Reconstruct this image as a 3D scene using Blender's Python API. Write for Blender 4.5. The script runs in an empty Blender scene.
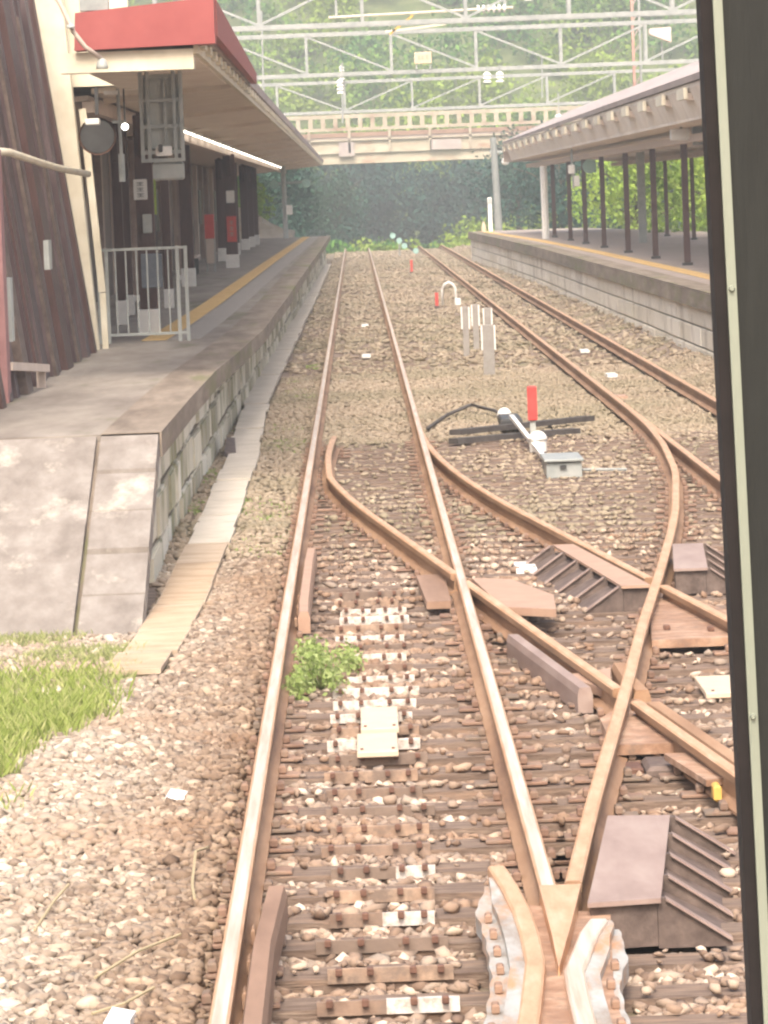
import bpy, math, random
import numpy as np
from mathutils import Vector, Matrix
random.seed(7); rng = np.random.default_rng(7)
C = bpy.context.scene.collection
S = bpy.context.scene
R = math.radians

# ------------------------------------------------------------------ camera, world, sun, exposure
F = 4480.0
CAM = Vector((-0.035, 0.0, 2.6))
def cam_axes():
    vx, vy, roll = 354.0, 195.0, R(2.2)
    fw = Vector(((vx-384)/F, (vy-512)/F, 1)).normalized()
    up = Vector((-math.sin(roll), -math.cos(roll), 0)); up = (up - up.dot(fw)*fw).normalized()
    rt = fw.cross(up)
    if rt.x < 0: rt = -rt
    # world = M @ camvec (image x right, y down, z forward)
    return Matrix((rt, fw, up))
M = cam_axes()
cd = bpy.data.cameras.new('camera'); cam = bpy.data.objects.new('camera', cd); C.objects.link(cam)
right = M @ Vector((1, 0, 0)); down = M @ Vector((0, 1, 0)); fwd = M @ Vector((0, 0, 1))
rot = Matrix((right, -down, -fwd)).transposed()
cam.matrix_world = Matrix.Translation(CAM) @ rot.to_4x4()
cd.sensor_fit = 'VERTICAL'; cd.sensor_height = 36.0; cd.lens = F/1024*36.0
cd.clip_start = 0.05; cd.clip_end = 3000
S.camera = cam
SUN_EL, SUN_AZ = R(48), R(186)          # azimuth clockwise from +Y : sun behind the camera
w = bpy.data.worlds.new('World'); S.world = w; w.use_nodes = True
nt = w.node_tree
sky = nt.nodes.new('ShaderNodeTexSky'); sky.sky_type = 'NISHITA'; sky.sun_disc = False
sky.sun_elevation = SUN_EL; sky.sun_rotation = SUN_AZ
sky.dust_density = 7.0; sky.ozone_density = 0.0; sky.air_density = 1.0
bg = nt.nodes['Background']; bg.inputs['Strength'].default_value = 0.15
nt.links.new(sky.outputs[0], bg.inputs['Color'])
sd = bpy.data.lights.new('sun', 'SUN'); sun = bpy.data.objects.new('sun', sd); C.objects.link(sun)
sd.energy = 1.3; sd.angle = R(18); sd.color = (1.0, 0.94, 0.85)
sdir = Vector((math.sin(SUN_AZ)*math.cos(SUN_EL), math.cos(SUN_AZ)*math.cos(SUN_EL), math.sin(SUN_EL)))
sun.rotation_euler = sdir.to_track_quat('Z', 'Y').to_euler()
S.view_settings.view_transform = 'Standard'; S.view_settings.look = 'None'
S.view_settings.gamma = 1.0; S.view_settings.use_curve_mapping = False
S.view_settings.exposure = 1.30
S.cycles.filter_width = 2.3
S.cycles.max_bounces = 6; S.cycles.diffuse_bounces = 3; S.cycles.glossy_bounces = 2
S.cycles.volume_bounces = 0; S.cycles.transparent_max_bounces = 4
S.cycles.volume_max_steps = 32

# ------------------------------------------------------------------ materials
def nodes(name):
    m = bpy.data.materials.new(name); m.use_nodes = True
    t = m.node_tree; b = t.nodes['Principled BSDF']
    return m, t, b
def N(t, kind, **kw):
    n = t.nodes.new(kind)
    for k, v in kw.items():
        if k in n.inputs: n.inputs[k].default_value = v
        else: setattr(n, k, v)
    return n
def ramp(t, fac, cols, pos=None):
    r = t.nodes.new('ShaderNodeValToRGB'); e = r.color_ramp.elements
    pos = pos or [i/(len(cols)-1) for i in range(len(cols))]
    while len(e) < len(cols): e.new(0.5)
    for i, c in enumerate(cols):
        e[i].position = pos[i]; e[i].color = (*c, 1)
    t.links.new(fac, r.inputs[0]); return r.outputs[0]
def mixc(t, fac, a, b, mode='MIX'):
    m = t.nodes.new('ShaderNodeMix'); m.data_type = 'RGBA'; m.blend_type = mode
    if isinstance(fac, (int, float)): m.inputs[0].default_value = fac
    else: t.links.new(fac, m.inputs[0])
    for s, v in ((m.inputs[6], a), (m.inputs[7], b)):
        if isinstance(v, tuple): s.default_value = (*v, 1)
        else: t.links.new(v, s)
    return m.outputs[2]
def position(t, stretch=(1, 1, 1)):
    g = t.nodes.new('ShaderNodeNewGeometry'); mp = t.nodes.new('ShaderNodeMapping')
    mp.inputs['Scale'].default_value = stretch
    t.links.new(g.outputs['Position'], mp.inputs[0]); return mp.outputs[0]
def mat(name, cols, scale=6, rough=0.75, metal=0.0, bump=0.3, stretch=(1, 1, 1), pos=None, spec=0.4,
        detail=6, bscale=None, dirt=None, dirt_scale=1.5, dirt_amt=(0.45, 0.65)):
    m, t, b = nodes(name)
    v = position(t, stretch)
    n = N(t, 'ShaderNodeTexNoise', Scale=scale, Detail=detail, Roughness=0.65); t.links.new(v, n.inputs['Vector'])
    if len(cols) == 1: cols = [tuple(c*0.82 for c in cols[0]), cols[0], tuple(min(1, c*1.15) for c in cols[0])]
    k = len(cols); pos = pos or [0.32 + 0.36*i/(k-1) for i in range(k)]
    col = ramp(t, n.outputs[0], cols, pos)
    if dirt:
        n3 = N(t, 'ShaderNodeTexNoise', Scale=dirt_scale, Detail=5, Roughness=0.7); t.links.new(v, n3.inputs['Vector'])
        f = ramp(t, n3.outputs[0], [(0, 0, 0), (1, 1, 1)], list(dirt_amt))
        col = mixc(t, f, col, dirt)
    t.links.new(col, b.inputs['Base Color'])
    b.inputs['Roughness'].default_value = rough; b.inputs['Metallic'].default_value = metal
    b.inputs['Specular IOR Level'].default_value = spec
    if bump:
        n2 = N(t, 'ShaderNodeTexNoise', Scale=bscale or scale*4, Detail=5); t.links.new(v, n2.inputs['Vector'])
        bp = N(t, 'ShaderNodeBump', Strength=bump, Distance=0.01); t.links.new(n2.outputs[0], bp.inputs['Height'])
        t.links.new(bp.outputs[0], b.inputs['Normal'])
    return m
def island_mat(name, cols, rough=0.85, noise=None, nscale=0.3, namt=(0.45, 0.6), transl=0.0, pos=None):
    m, t, b = nodes(name)
    g = t.nodes.new('ShaderNodeNewGeometry')
    col = ramp(t, g.outputs['Random Per Island'], cols, pos)
    if noise:
        n = N(t, 'ShaderNodeTexNoise', Scale=nscale, Detail=4); t.links.new(g.outputs['Position'], n.inputs['Vector'])
        f = ramp(t, n.outputs[0], [(0, 0, 0), (1, 1, 1)], list(namt))
        mx = mixc(t, 0.6, col, noise); col = mixc(t, f, col, mx)
    t.links.new(col, b.inputs['Base Color']); b.inputs['Roughness'].default_value = rough
    b.inputs['Specular IOR Level'].default_value = 0.3
    if transl:
        tr = t.nodes.new('ShaderNodeBsdfTranslucent'); t.links.new(col, tr.inputs[0])
        mx = t.nodes.new('ShaderNodeMixShader'); mx.inputs[0].default_value = transl
        t.links.new(b.outputs[0], mx.inputs[1]); t.links.new(tr.outputs[0], mx.inputs[2])
        t.links.new(mx.outputs[0], t.nodes['Material Output'].inputs[0])
    return m
def emit(name, col, s):
    m, t, b = nodes(name); b.inputs['Base Color'].default_value = (*col, 1)
    b.inputs['Emission Color'].default_value = (*col, 1); b.inputs['Emission Strength'].default_value = s
    return m
def block_mat(name, c1, c2, mortar, bw, bh, moss=None, msz=0.02):
    m, t, b = nodes(name)
    g = t.nodes.new('ShaderNodeNewGeometry'); sp = t.nodes.new('ShaderNodeSeparateXYZ'); cb = t.nodes.new('ShaderNodeCombineXYZ')
    t.links.new(g.outputs['Position'], sp.inputs[0]); t.links.new(sp.outputs[1], cb.inputs[0]); t.links.new(sp.outputs[2], cb.inputs[1])
    nz = N(t, 'ShaderNodeTexNoise', Scale=1.1, Detail=3); t.links.new(g.outputs['Position'], nz.inputs['Vector'])
    ad = t.nodes.new('ShaderNodeVectorMath'); ad.operation = 'MULTIPLY_ADD'
    t.links.new(nz.outputs['Color'], ad.inputs[0]); ad.inputs[1].default_value = (0.5, 0.12, 0); t.links.new(cb.outputs[0], ad.inputs[2])
    br = N(t, 'ShaderNodeTexBrick', Scale=1.0); br.inputs['Brick Width'].default_value = bw; br.inputs['Row Height'].default_value = bh
    br.inputs['Mortar Size'].default_value = msz; br.inputs['Mortar Smooth'].default_value = 0.3
    br.inputs['Color1'].default_value = (*c1, 1); br.inputs['Color2'].default_value = (*c2, 1); br.inputs['Mortar'].default_value = (*mortar, 1)
    t.links.new(ad.outputs[0], br.inputs['Vector'])
    n = N(t, 'ShaderNodeTexNoise', Scale=3.0, Detail=6, Roughness=0.7); t.links.new(g.outputs['Position'], n.inputs['Vector'])
    sh = ramp(t, n.outputs[0], [(0.45, 0.42, 0.36), (1, 1, 1)], [0.35, 0.6])
    col = mixc(t, 1.0, br.outputs['Color'], sh, 'MULTIPLY')
    if moss:
        n2 = N(t, 'ShaderNodeTexNoise', Scale=1.2, Detail=6, Roughness=0.75); t.links.new(g.outputs['Position'], n2.inputs['Vector'])
        f = ramp(t, n2.outputs[0], [(0, 0, 0), (1, 1, 1)], [0.5, 0.62]); col = mixc(t, f, col, moss)
    t.links.new(col, b.inputs['Base Color']); b.inputs['Roughness'].default_value = 0.9
    bp = N(t, 'ShaderNodeBump', Strength=0.5, Distance=0.02); bp.invert = True
    t.links.new(br.outputs['Fac'], bp.inputs['Height']); t.links.new(bp.outputs[0], b.inputs['Normal'])
    return m

m_rust   = mat('rust_rail', [(0.19, 0.105, 0.06), (0.30, 0.175, 0.10), (0.39, 0.245, 0.15)], 4, 0.7, 0.0, 0.12, (1, 0.15, 1), spec=0.4)
m_orange = mat('worn_orange_railhead', [(0.48, 0.26, 0.135), (0.60, 0.355, 0.20), (0.68, 0.455, 0.30)], 5, 0.42, 0.2, 0.08, (3, 0.5, 3), spec=0.5)
m_shine  = mat('polished_railhead', [(0.56, 0.38, 0.26), (0.70, 0.56, 0.45), (0.80, 0.71, 0.63)], 4, 0.33, 0.3, 0.04, (6, 0.2, 6), spec=0.6)
m_plate  = mat('rusty_plate', [(0.20, 0.12, 0.08), (0.28, 0.175, 0.12), (0.34, 0.22, 0.155)], 3, 0.7, 0.0, 0.12, (1, 0.15, 1))
m_hood   = mat('pinkish_brown_steel', [(0.24, 0.17, 0.145), (0.30, 0.22, 0.19), (0.35, 0.27, 0.235)], 6, 0.6, 0.0, 0.12, (1, 0.2, 1))
m_hoodp  = mat('faded_pink_brown_steel', [(0.36, 0.225, 0.16), (0.42, 0.28, 0.20)], 5, 0.6, 0.0, 0.15)
m_rib    = mat('dark_rib_steel', [(0.07, 0.05, 0.043), (0.12, 0.088, 0.075), (0.18, 0.135, 0.115)], 9, 0.75, 0.0, 0.3)
m_bolt   = mat('dark_bolt', [(0.10, 0.05, 0.035), (0.19, 0.10, 0.07)], 30, 0.6, 0.2, 0.2)
m_wood   = mat('weathered_sleeper_wood', [(0.10, 0.066, 0.05), (0.175, 0.125, 0.096), (0.26, 0.195, 0.15)], 5, 0.9, 0, 0.8, (1, 9, 9), dirt=(0.30, 0.20, 0.14), dirt_scale=2.0, dirt_amt=(0.52, 0.72))
m_tie    = mat('rusty_tie_bar', [(0.24, 0.135, 0.085), (0.36, 0.22, 0.145), (0.48, 0.33, 0.235)], 7, 0.7, 0.05, 0.25, dirt=(0.20, 0.14, 0.105), dirt_scale=9, dirt_amt=(0.5, 0.7))
m_chair  = mat('dull_rusty_chair', [(0.15, 0.09, 0.065), (0.25, 0.155, 0.11), (0.36, 0.24, 0.17)], 6, 0.8, 0.0, 0.3, dirt=(0.17, 0.13, 0.10), dirt_scale=3, dirt_amt=(0.48, 0.62))
m_tiew   = mat('sky_glint_tie_bar', [(0.34, 0.27, 0.22), (0.62, 0.57, 0.52), (0.74, 0.71, 0.68)], 25, 0.3, 0.1, 0.05)  # sky glint on the galvanised bars put into the whitish colour
m_wcast  = mat('white_painted_casting', [(0.25, 0.20, 0.16), (0.36, 0.35, 0.33), (0.44, 0.45, 0.44)], 9, 0.6, 0, 0.08, (1, 0.3, 1), dirt=(0.42, 0.24, 0.13), dirt_scale=6, dirt_amt=(0.5, 0.66))
m_cream  = mat('cream_plate', [(0.56, 0.44, 0.32), (0.62, 0.50, 0.38)], 10, 0.55, 0, 0.05)
m_whitep = mat('white_paint', [(0.72, 0.71, 0.68), (0.82, 0.81, 0.78)], 8, 0.5, 0, 0.05)
m_grey   = mat('light_grey_paint', [(0.36, 0.38, 0.36), (0.46, 0.48, 0.46)], 8, 0.5, 0, 0.05)
m_galv   = mat('galvanised_steel', [(0.25, 0.27, 0.265), (0.32, 0.34, 0.33), (0.38, 0.39, 0.375)], 6, 0.5, 0.1, 0.05)
m_red    = mat('red_paint', [(0.50, 0.045, 0.04), (0.62, 0.07, 0.06)], 8, 0.5, 0, 0.05)
m_redf   = mat('faded_red_fascia', [(0.27, 0.062, 0.06), (0.33, 0.085, 0.08)], 3, 0.6, 0, 0.08)
m_yellow = mat('yellow_paint', [(0.55, 0.33, 0.07), (0.66, 0.42, 0.11)], 8, 0.6, 0, 0.1)
m_tact   = mat('yellow_tactile_paving', [(0.58, 0.37, 0.12), (0.70, 0.46, 0.17), (0.76, 0.54, 0.26)], 3, 0.8, 0, 0.3)
m_conc   = mat('old_platform_asphalt', [(0.18, 0.15, 0.125), (0.265, 0.23, 0.195), (0.35, 0.31, 0.265)], 1.6, 0.9, 0, 0.2, (1, 0.22, 1), detail=9, bscale=30,
               dirt=(0.12, 0.125, 0.05), dirt_scale=0.9, dirt_amt=(0.56, 0.72))
m_ramp   = mat('stained_ramp_concrete', [(0.17, 0.145, 0.125), (0.235, 0.205, 0.18), (0.31, 0.28, 0.25)], 4.5, 0.9, 0, 0.3, (1, 0.45, 1), detail=9, bscale=25,
               dirt=(0.50, 0.45, 0.38), dirt_scale=2.4, dirt_amt=(0.55, 0.72))
m_cope   = mat('dark_coping', [(0.14, 0.11, 0.085), (0.23, 0.185, 0.145), (0.32, 0.265, 0.21)], 3.5, 0.9, 0, 0.25, (1, 0.15, 1), detail=8, dirt=(0.15, 0.16, 0.06), dirt_scale=1.3, dirt_amt=(0.52, 0.68))
m_strip  = mat('pale_edge_paving', [(0.30, 0.27, 0.24), (0.38, 0.35, 0.31)], 3, 0.9, 0, 0.2)
m_wallL  = block_mat('mossy_stone_blocks', (0.78, 0.72, 0.58), (0.55, 0.50, 0.39), (0.09, 0.075, 0.05), 0.95, 0.36, (0.26, 0.25, 0.11), 0.028)
m_wallR  = block_mat('pale_concrete_blocks', (0.86, 0.81, 0.70), (0.72, 0.67, 0.56), (0.16, 0.13, 0.10), 2.4, 0.31, None, 0.025)
m_lid    = mat('tan_trough_lid', [(0.35, 0.26, 0.185), (0.43, 0.335, 0.245), (0.49, 0.395, 0.30)], 2.5, 0.85, 0, 0.3, (1, 2, 1), bscale=14)
m_lidg   = mat('grey_trough_lid', [(0.46, 0.41, 0.335), (0.56, 0.50, 0.42), (0.62, 0.56, 0.48)], 3, 0.9, 0, 0.3)
m_dwood  = mat('dark_brown_boards', [(0.05, 0.030, 0.033), (0.085, 0.055, 0.058), (0.15, 0.11, 0.11)], 1.6, 0.6, 0, 0.2, (2.5, 1.0, 0.5))
m_dwood2 = mat('dark_brown_post_paint', [(0.06, 0.03, 0.028), (0.10, 0.052, 0.048)], 5, 0.6, 0, 0.2, (3, 3, 0.6))
m_creamw = mat('cream_wall_paint', [(0.55, 0.49, 0.37), (0.66, 0.60, 0.47), (0.72, 0.67, 0.55)], 2, 0.75, 0, 0.1)
m_soffit = mat('cream_soffit_boards', [(0.66, 0.56, 0.46), (0.74, 0.65, 0.55), (0.80, 0.72, 0.62)], 2.0, 0.8, 0, 0.1)
m_beam   = mat('pinkish_timber', [(0.50, 0.41, 0.35), (0.60, 0.50, 0.43)], 3, 0.8, 0, 0.1)
m_roof   = mat('faded_pink_grey_roof', [(0.34, 0.285, 0.27), (0.42, 0.355, 0.335), (0.48, 0.415, 0.39)], 2, 0.7, 0, 0.2, (1, 0.3, 1))
m_bridge = mat('rust_stained_cream_girder', [(0.42, 0.33, 0.24), (0.48, 0.42, 0.32), (0.56, 0.50, 0.40)], 0.9, 0.8, 0, 0.1, (1, 1, 2.5), dirt=(0.36, 0.20, 0.13), dirt_scale=0.5, dirt_amt=(0.52, 0.66))
m_brown  = mat('brown_pipe_paint', [(0.24, 0.14, 0.10), (0.34, 0.22, 0.16)], 2, 0.8, 0, 0.1)
m_rubber = mat('window_rubber', [(0.008, 0.006, 0.006), (0.014, 0.010, 0.010)], 40, 0.8, 0, 0.05)
m_trim   = mat('pale_metal_trim', [(0.23, 0.25, 0.20), (0.27, 0.29, 0.235)], 25, 0.45, 0.1, 0.05, (1, 1, 0.3))
m_panel  = mat('shade_darkened_green_panel', [(0.007, 0.008, 0.0068), (0.010, 0.0113, 0.0095)], 45, 0.6, 0, 0.12, (1, 1, 0.15))  # cab shade put into the colour: darkened because no cab blocks the sun
m_tube   = emit('fluorescent_tube', (1.0, 0.95, 0.85), 3.0)
m_bulb   = emit('lit_bulb', (1.0, 0.95, 0.85), 6.0)
m_lens   = mat('pale_green_lens', [(0.26, 0.44, 0.40), (0.34, 0.52, 0.47)], 10, 0.2, 0, 0)
m_bluep  = mat('blue_grey_board', [(0.15, 0.17, 0.20), (0.20, 0.22, 0.25)], 12, 0.7, 0, 0.1)
m_dark   = mat('dark_housing', [(0.035, 0.035, 0.035), (0.06, 0.06, 0.06)], 8, 0.5, 0, 0.1)
m_black  = mat('black_cable', [(0.05, 0.042, 0.04), (0.09, 0.08, 0.075)], 10, 0.8, 0, 0.2)
m_ink    = mat('faded_orange_lettering', [(0.62, 0.32, 0.2), (0.70, 0.40, 0.28)], 10, 0.7, 0, 0)
m_inkg   = mat('grey_lettering', [(0.2, 0.22, 0.22), (0.3, 0.3, 0.3)], 10, 0.7, 0, 0)
m_stone  = island_mat('ballast_stone', [(0.16, 0.11, 0.082), (0.23, 0.165, 0.125), (0.31, 0.23, 0.175), (0.27, 0.22, 0.18), (0.40, 0.31, 0.24), (0.62, 0.52, 0.42)],
                      0.9, (0.26, 0.16, 0.10), 0.8, (0.46, 0.62), pos=[0.0, 0.25, 0.5, 0.66, 0.82, 1.0])
m_stonel = island_mat('pale_ballast_stone', [(0.20, 0.155, 0.12), (0.29, 0.235, 0.185), (0.36, 0.30, 0.24), (0.33, 0.285, 0.235), (0.43, 0.365, 0.29), (0.58, 0.51, 0.42)],
                      0.9, (0.34, 0.25, 0.18), 0.7, (0.5, 0.65), pos=[0.0, 0.22, 0.5, 0.66, 0.82, 1.0])
def rusty_edge(m):      # rust dust thrown on to the stones that lie closest to the rail
    t = m.node_tree; b = t.nodes['Principled BSDF']; src = b.inputs['Base Color'].links[0].from_socket
    g = t.nodes.new('ShaderNodeNewGeometry'); sp = t.nodes.new('ShaderNodeSeparateXYZ'); t.links.new(g.outputs['Position'], sp.inputs[0])
    n = N(t, 'ShaderNodeTexNoise', Scale=2.2, Detail=4); t.links.new(g.outputs['Position'], n.inputs['Vector'])
    ad = N(t, 'ShaderNodeMath', operation='MULTIPLY_ADD'); t.links.new(n.outputs[0], ad.inputs[0]); ad.inputs[1].default_value = 0.9; t.links.new(sp.outputs[0], ad.inputs[2])
    f = N(t, 'ShaderNodeMapRange'); t.links.new(ad.outputs[0], f.inputs[0]); f.inputs[1].default_value = -1.0; f.inputs[2].default_value = -0.3
    mu = mixc(t, 0.75, src, (0.56, 0.43, 0.34), 'MULTIPLY'); c = mixc(t, f.outputs[0], src, mu); t.links.new(c, b.inputs['Base Color'])
rusty_edge(m_stonel)
m_stonef = island_mat('far_ballast_stone', [(0.26, 0.205, 0.15), (0.30, 0.24, 0.175), (0.34, 0.275, 0.205), (0.40, 0.33, 0.25)],
                      0.95, (0.22, 0.195, 0.13), 0.25, (0.44, 0.6))
m_ground = mat('ballast_bed', [(0.12, 0.085, 0.065), (0.22, 0.165, 0.13), (0.33, 0.26, 0.20)], 5, 0.95, 0, 0.9, detail=10, bscale=16,
               dirt=(0.20, 0.19, 0.09), dirt_scale=0.25, dirt_amt=(0.5, 0.66))
m_grassg = mat('grassy_ground', [(0.07, 0.10, 0.035), (0.12, 0.16, 0.055), (0.19, 0.21, 0.09)], 0.8, 0.95, 0, 0.6)
LG = [(0.045, 0.085, 0.022), (0.09, 0.155, 0.035), (0.14, 0.22, 0.05), (0.21, 0.28, 0.07)]
m_leafb  = island_mat('bright_foliage', [(0.14, 0.27, 0.045), (0.24, 0.41, 0.065), (0.33, 0.52, 0.085), (0.42, 0.60, 0.10)], 0.7, (0.45, 0.54, 0.10), 0.18, (0.45, 0.6), 0.35)
m_leafh  = island_mat('hillside_foliage', [(0.04, 0.13, 0.04), (0.075, 0.205, 0.055), (0.14, 0.32, 0.065), (0.22, 0.43, 0.075)], 0.8, (0.42, 0.50, 0.06), 0.06, (0.44, 0.54), 0.3)
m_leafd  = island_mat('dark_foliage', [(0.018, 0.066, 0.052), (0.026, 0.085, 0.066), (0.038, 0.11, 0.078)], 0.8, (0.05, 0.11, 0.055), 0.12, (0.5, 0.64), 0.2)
m_grass  = island_mat('fresh_grass', [(0.20, 0.25, 0.06), (0.33, 0.41, 0.10), (0.52, 0.52, 0.24)], 0.7, None, 1, (0.4, 0.6), 0.4)
m_grassp = island_mat('pale_mixed_weeds', [(0.22, 0.27, 0.09), (0.34, 0.37, 0.15), (0.46, 0.44, 0.24)], 0.8, None, 1, (0.4, 0.6), 0.3)
m_dry    = island_mat('dry_grass', [(0.42, 0.34, 0.2), (0.55, 0.46, 0.3)], 0.8, None, 1, (0.4, 0.6), 0.2)
m_weed   = island_mat('weed_leaves', [(0.20, 0.28, 0.07), (0.32, 0.41, 0.13), (0.45, 0.52, 0.24)], 0.6, None, 1, (0.4, 0.6), 0.35)
m_bark   = mat('bark', [(0.08, 0.06, 0.045), (0.14, 0.11, 0.08)], 4, 0.9, 0, 0.4)
m_rock   = mat('pale_rock_face', [(0.28, 0.24, 0.19), (0.40, 0.35, 0.28), (0.5, 0.45, 0.38)], 0.8, 0.9, 0, 0.8)

# ------------------------------------------------------------------ mesh helpers
def tag(o, label=None, cat=None, group=None, kind=None):
    if label: o['label'] = label
    if cat: o['category'] = cat
    if group: o['group'] = group
    if kind: o['kind'] = kind
    return o
def wloc(o):
    v = Vector((0, 0, 0))
    while o is not None: v += o.location; o = o.parent
    return v
def link(me, name, parent=None, origin=None):
    """origin: world position of the new object's origin (verts are world coords)"""
    o = bpy.data.objects.new(name, me); C.objects.link(o)
    return o
class MB:
    def __init__(s): s.v = []; s.f = []; s.mi = []
    def add(s, vs, fs, mi=0):
        b = len(s.v); s.v += [tuple(p) for p in vs]; s.f += [tuple(b+i for i in f) for f in fs]; s.mi += [mi]*len(fs); return s
    def hexa(s, p, mi=0):   # p: 4 bottom (ccw), 4 top
        return s.add(p, [(3, 2, 1, 0), (4, 5, 6, 7), (0, 1, 5, 4), (1, 2, 6, 5), (2, 3, 7, 6), (3, 0, 4, 7)], mi)
    def box(s, x0, x1, y0, y1, z0, z1, mi=0, bev=0.0):
        if bev:
            b = bev
            rings = []
            for z, q in ((z0, b), (z0+b, 0), (z1-b, 0), (z1, b)):
                rings.append([(x0+q, y0+q, z), (x1-q, y0+q, z), (x1-q, y1-q, z), (x0+q, y1-q, z)])
            vs = [p for r in rings for p in r]
            fs = [(3, 2, 1, 0), (12, 13, 14, 15)]
            for k in range(3):
                for i in range(4): j = (i+1) % 4; fs.append((4*k+i, 4*k+j, 4*k+4+j, 4*k+4+i))
            return s.add(vs, fs, mi)
        return s.hexa([(x0, y0, z0), (x1, y0, z0), (x1, y1, z0), (x0, y1, z0), (x0, y0, z1), (x1, y0, z1), (x1, y1, z1), (x0, y1, z1)], mi)
    def prism(s, poly, z0, z1, mi=0):
        n = len(poly)
        zz0 = z0 if hasattr(z0, '__len__') else [z0]*n; zz1 = z1 if hasattr(z1, '__len__') else [z1]*n
        vs = [(p[0], p[1], zz0[i]) for i, p in enumerate(poly)] + [(p[0], p[1], zz1[i]) for i, p in enumerate(poly)]
        fs = [tuple(range(n-1, -1, -1)), tuple(range(n, 2*n))] + [(i, (i+1) % n, n+(i+1) % n, n+i) for i in range(n)]
        return s.add(vs, fs, mi)
    def bar(s, a, b, w, h=None, mi=0):
        a, b = Vector(a), Vector(b); h = h or w; d = (b-a).normalized()
        u = d.cross(Vector((0, 0, 1)))
        if u.length < 1e-3: u = Vector((1, 0, 0))
        u.normalize(); v = d.cross(u).normalized(); u *= w/2; v *= h/2
        return s.hexa([a-u-v, a+u-v, a+u+v, a-u+v, b-u-v, b+u-v, b+u+v, b-u+v], mi)
    def tube(s, pts, r, n=8, mi=0, cap=True):
        pts = [Vector(p) for p in pts]; k = len(pts); rr = r if hasattr(r, '__len__') else [r]*k; b = len(s.v)
        for i, p in enumerate(pts):
            d = (pts[min(i+1, k-1)]-pts[max(i-1, 0)]).normalized()
            u = d.cross(Vector((0.123, 0.2, 0.97)));
            if u.length < 1e-2: u = d.cross(Vector((1, 0, 0)))
            u.normalize(); v = d.cross(u)
            for j in range(n):
                a = 2*math.pi*j/n; s.v.append(tuple(p+rr[i]*(math.cos(a)*u+math.sin(a)*v)))
        for i in range(k-1):
            for j in range(n):
                q = (j+1) % n; s.f.append((b+i*n+j, b+i*n+q, b+(i+1)*n+q, b+(i+1)*n+j)); s.mi.append(mi)
        if cap:
            s.f.append(tuple(b+j for j in range(n-1, -1, -1))); s.f.append(tuple(b+(k-1)*n+j for j in range(n))); s.mi += [mi, mi]
        return s
    def sweep(s, path, prof, mis, z=0.0, caps=True):
        """path [(x,y)], prof [(dx,z)] closed; mis per profile edge"""
        n = len(prof); k = len(path); b = len(s.v)
        for i in range(k):
            p = Vector(path[i][:2]); zo = path[i][2] if len(path[i]) > 2 else 0.0
            d = (Vector(path[min(i+1, k-1)][:2])-Vector(path[max(i-1, 0)][:2])).normalized(); r_ = Vector((d.y, -d.x))
            for dx, dz in prof: s.v.append((p.x+r_.x*dx, p.y+r_.y*dx, dz+z+zo))
        for i in range(k-1):
            for j in range(n):
                q = (j+1) % n; s.f.append((b+i*n+j, b+i*n+q, b+(i+1)*n+q, b+(i+1)*n+j)); s.mi.append(mis[j])
        if caps:
            s.f.append(tuple(b+j for j in range(n-1, -1, -1))); s.f.append(tuple(b+(k-1)*n+j for j in range(n))); s.mi += [mis[0]]*2
        return s
    def dome(s, c, r, n=12, m=5, h=None, mi=0):
        h = h or r; b = len(s.v)
        for i in range(m):
            a = math.pi/2*i/m
            for j in range(n):
                t = 2*math.pi*j/n; s.v.append((c[0]+r*math.cos(a)*math.cos(t), c[1]+r*math.cos(a)*math.sin(t), c[2]+h*math.sin(a)))
        s.v.append((c[0], c[1], c[2]+h)); top = len(s.v)-1
        for i in range(m-1):
            for j in range(n):
                q = (j+1) % n; s.f.append((b+i*n+j, b+i*n+q, b+(i+1)*n+q, b+(i+1)*n+j)); s.mi.append(mi)
        for j in range(n): s.f.append((b+(m-1)*n+j, b+(m-1)*n+(j+1) % n, top)); s.mi.append(mi)
        s.f.append(tuple(b+j for j in range(n-1, -1, -1))); s.mi.append(mi)
        return s
    def build(s, name, m, parent=None, origin=None, smooth=False):
        o_ = Vector(origin) if origin is not None else (wloc(parent) if parent is not None else Vector((0, 0, 0)))
        me = bpy.data.meshes.new(name)
        me.from_pydata([(p[0]-o_.x, p[1]-o_.y, p[2]-o_.z) for p in s.v], [], s.f)
        for q in (m if isinstance(m, (list, tuple)) else [m]): me.materials.append(q)
        if isinstance(m, (list, tuple)): me.polygons.foreach_set('material_index', s.mi)
        if smooth: me.polygons.foreach_set('use_smooth', [True]*len(me.polygons))
        me.update()
        o = bpy.data.objects.new(name, me); C.objects.link(o)
        if parent is not None: o.parent = parent; o.location = o_ - wloc(parent)
        else: o.location = o_
        return o
def thing(name, loc, label, cat, group=None):
    o = bpy.data.objects.new(name, None); C.objects.link(o); o.location = loc; o.empty_display_size = 0.2
    return tag(o, label, cat, group)
def copy_tree(o, parent=None):
    c = o.copy(); C.objects.link(c)
    if parent is not None: c.parent = parent
    for ch in [x for x in KIDS(o)]: copy_tree(ch, c)
    return c
def KIDS(o): return [x for x in bpy.data.objects if x.parent == o]
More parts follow.
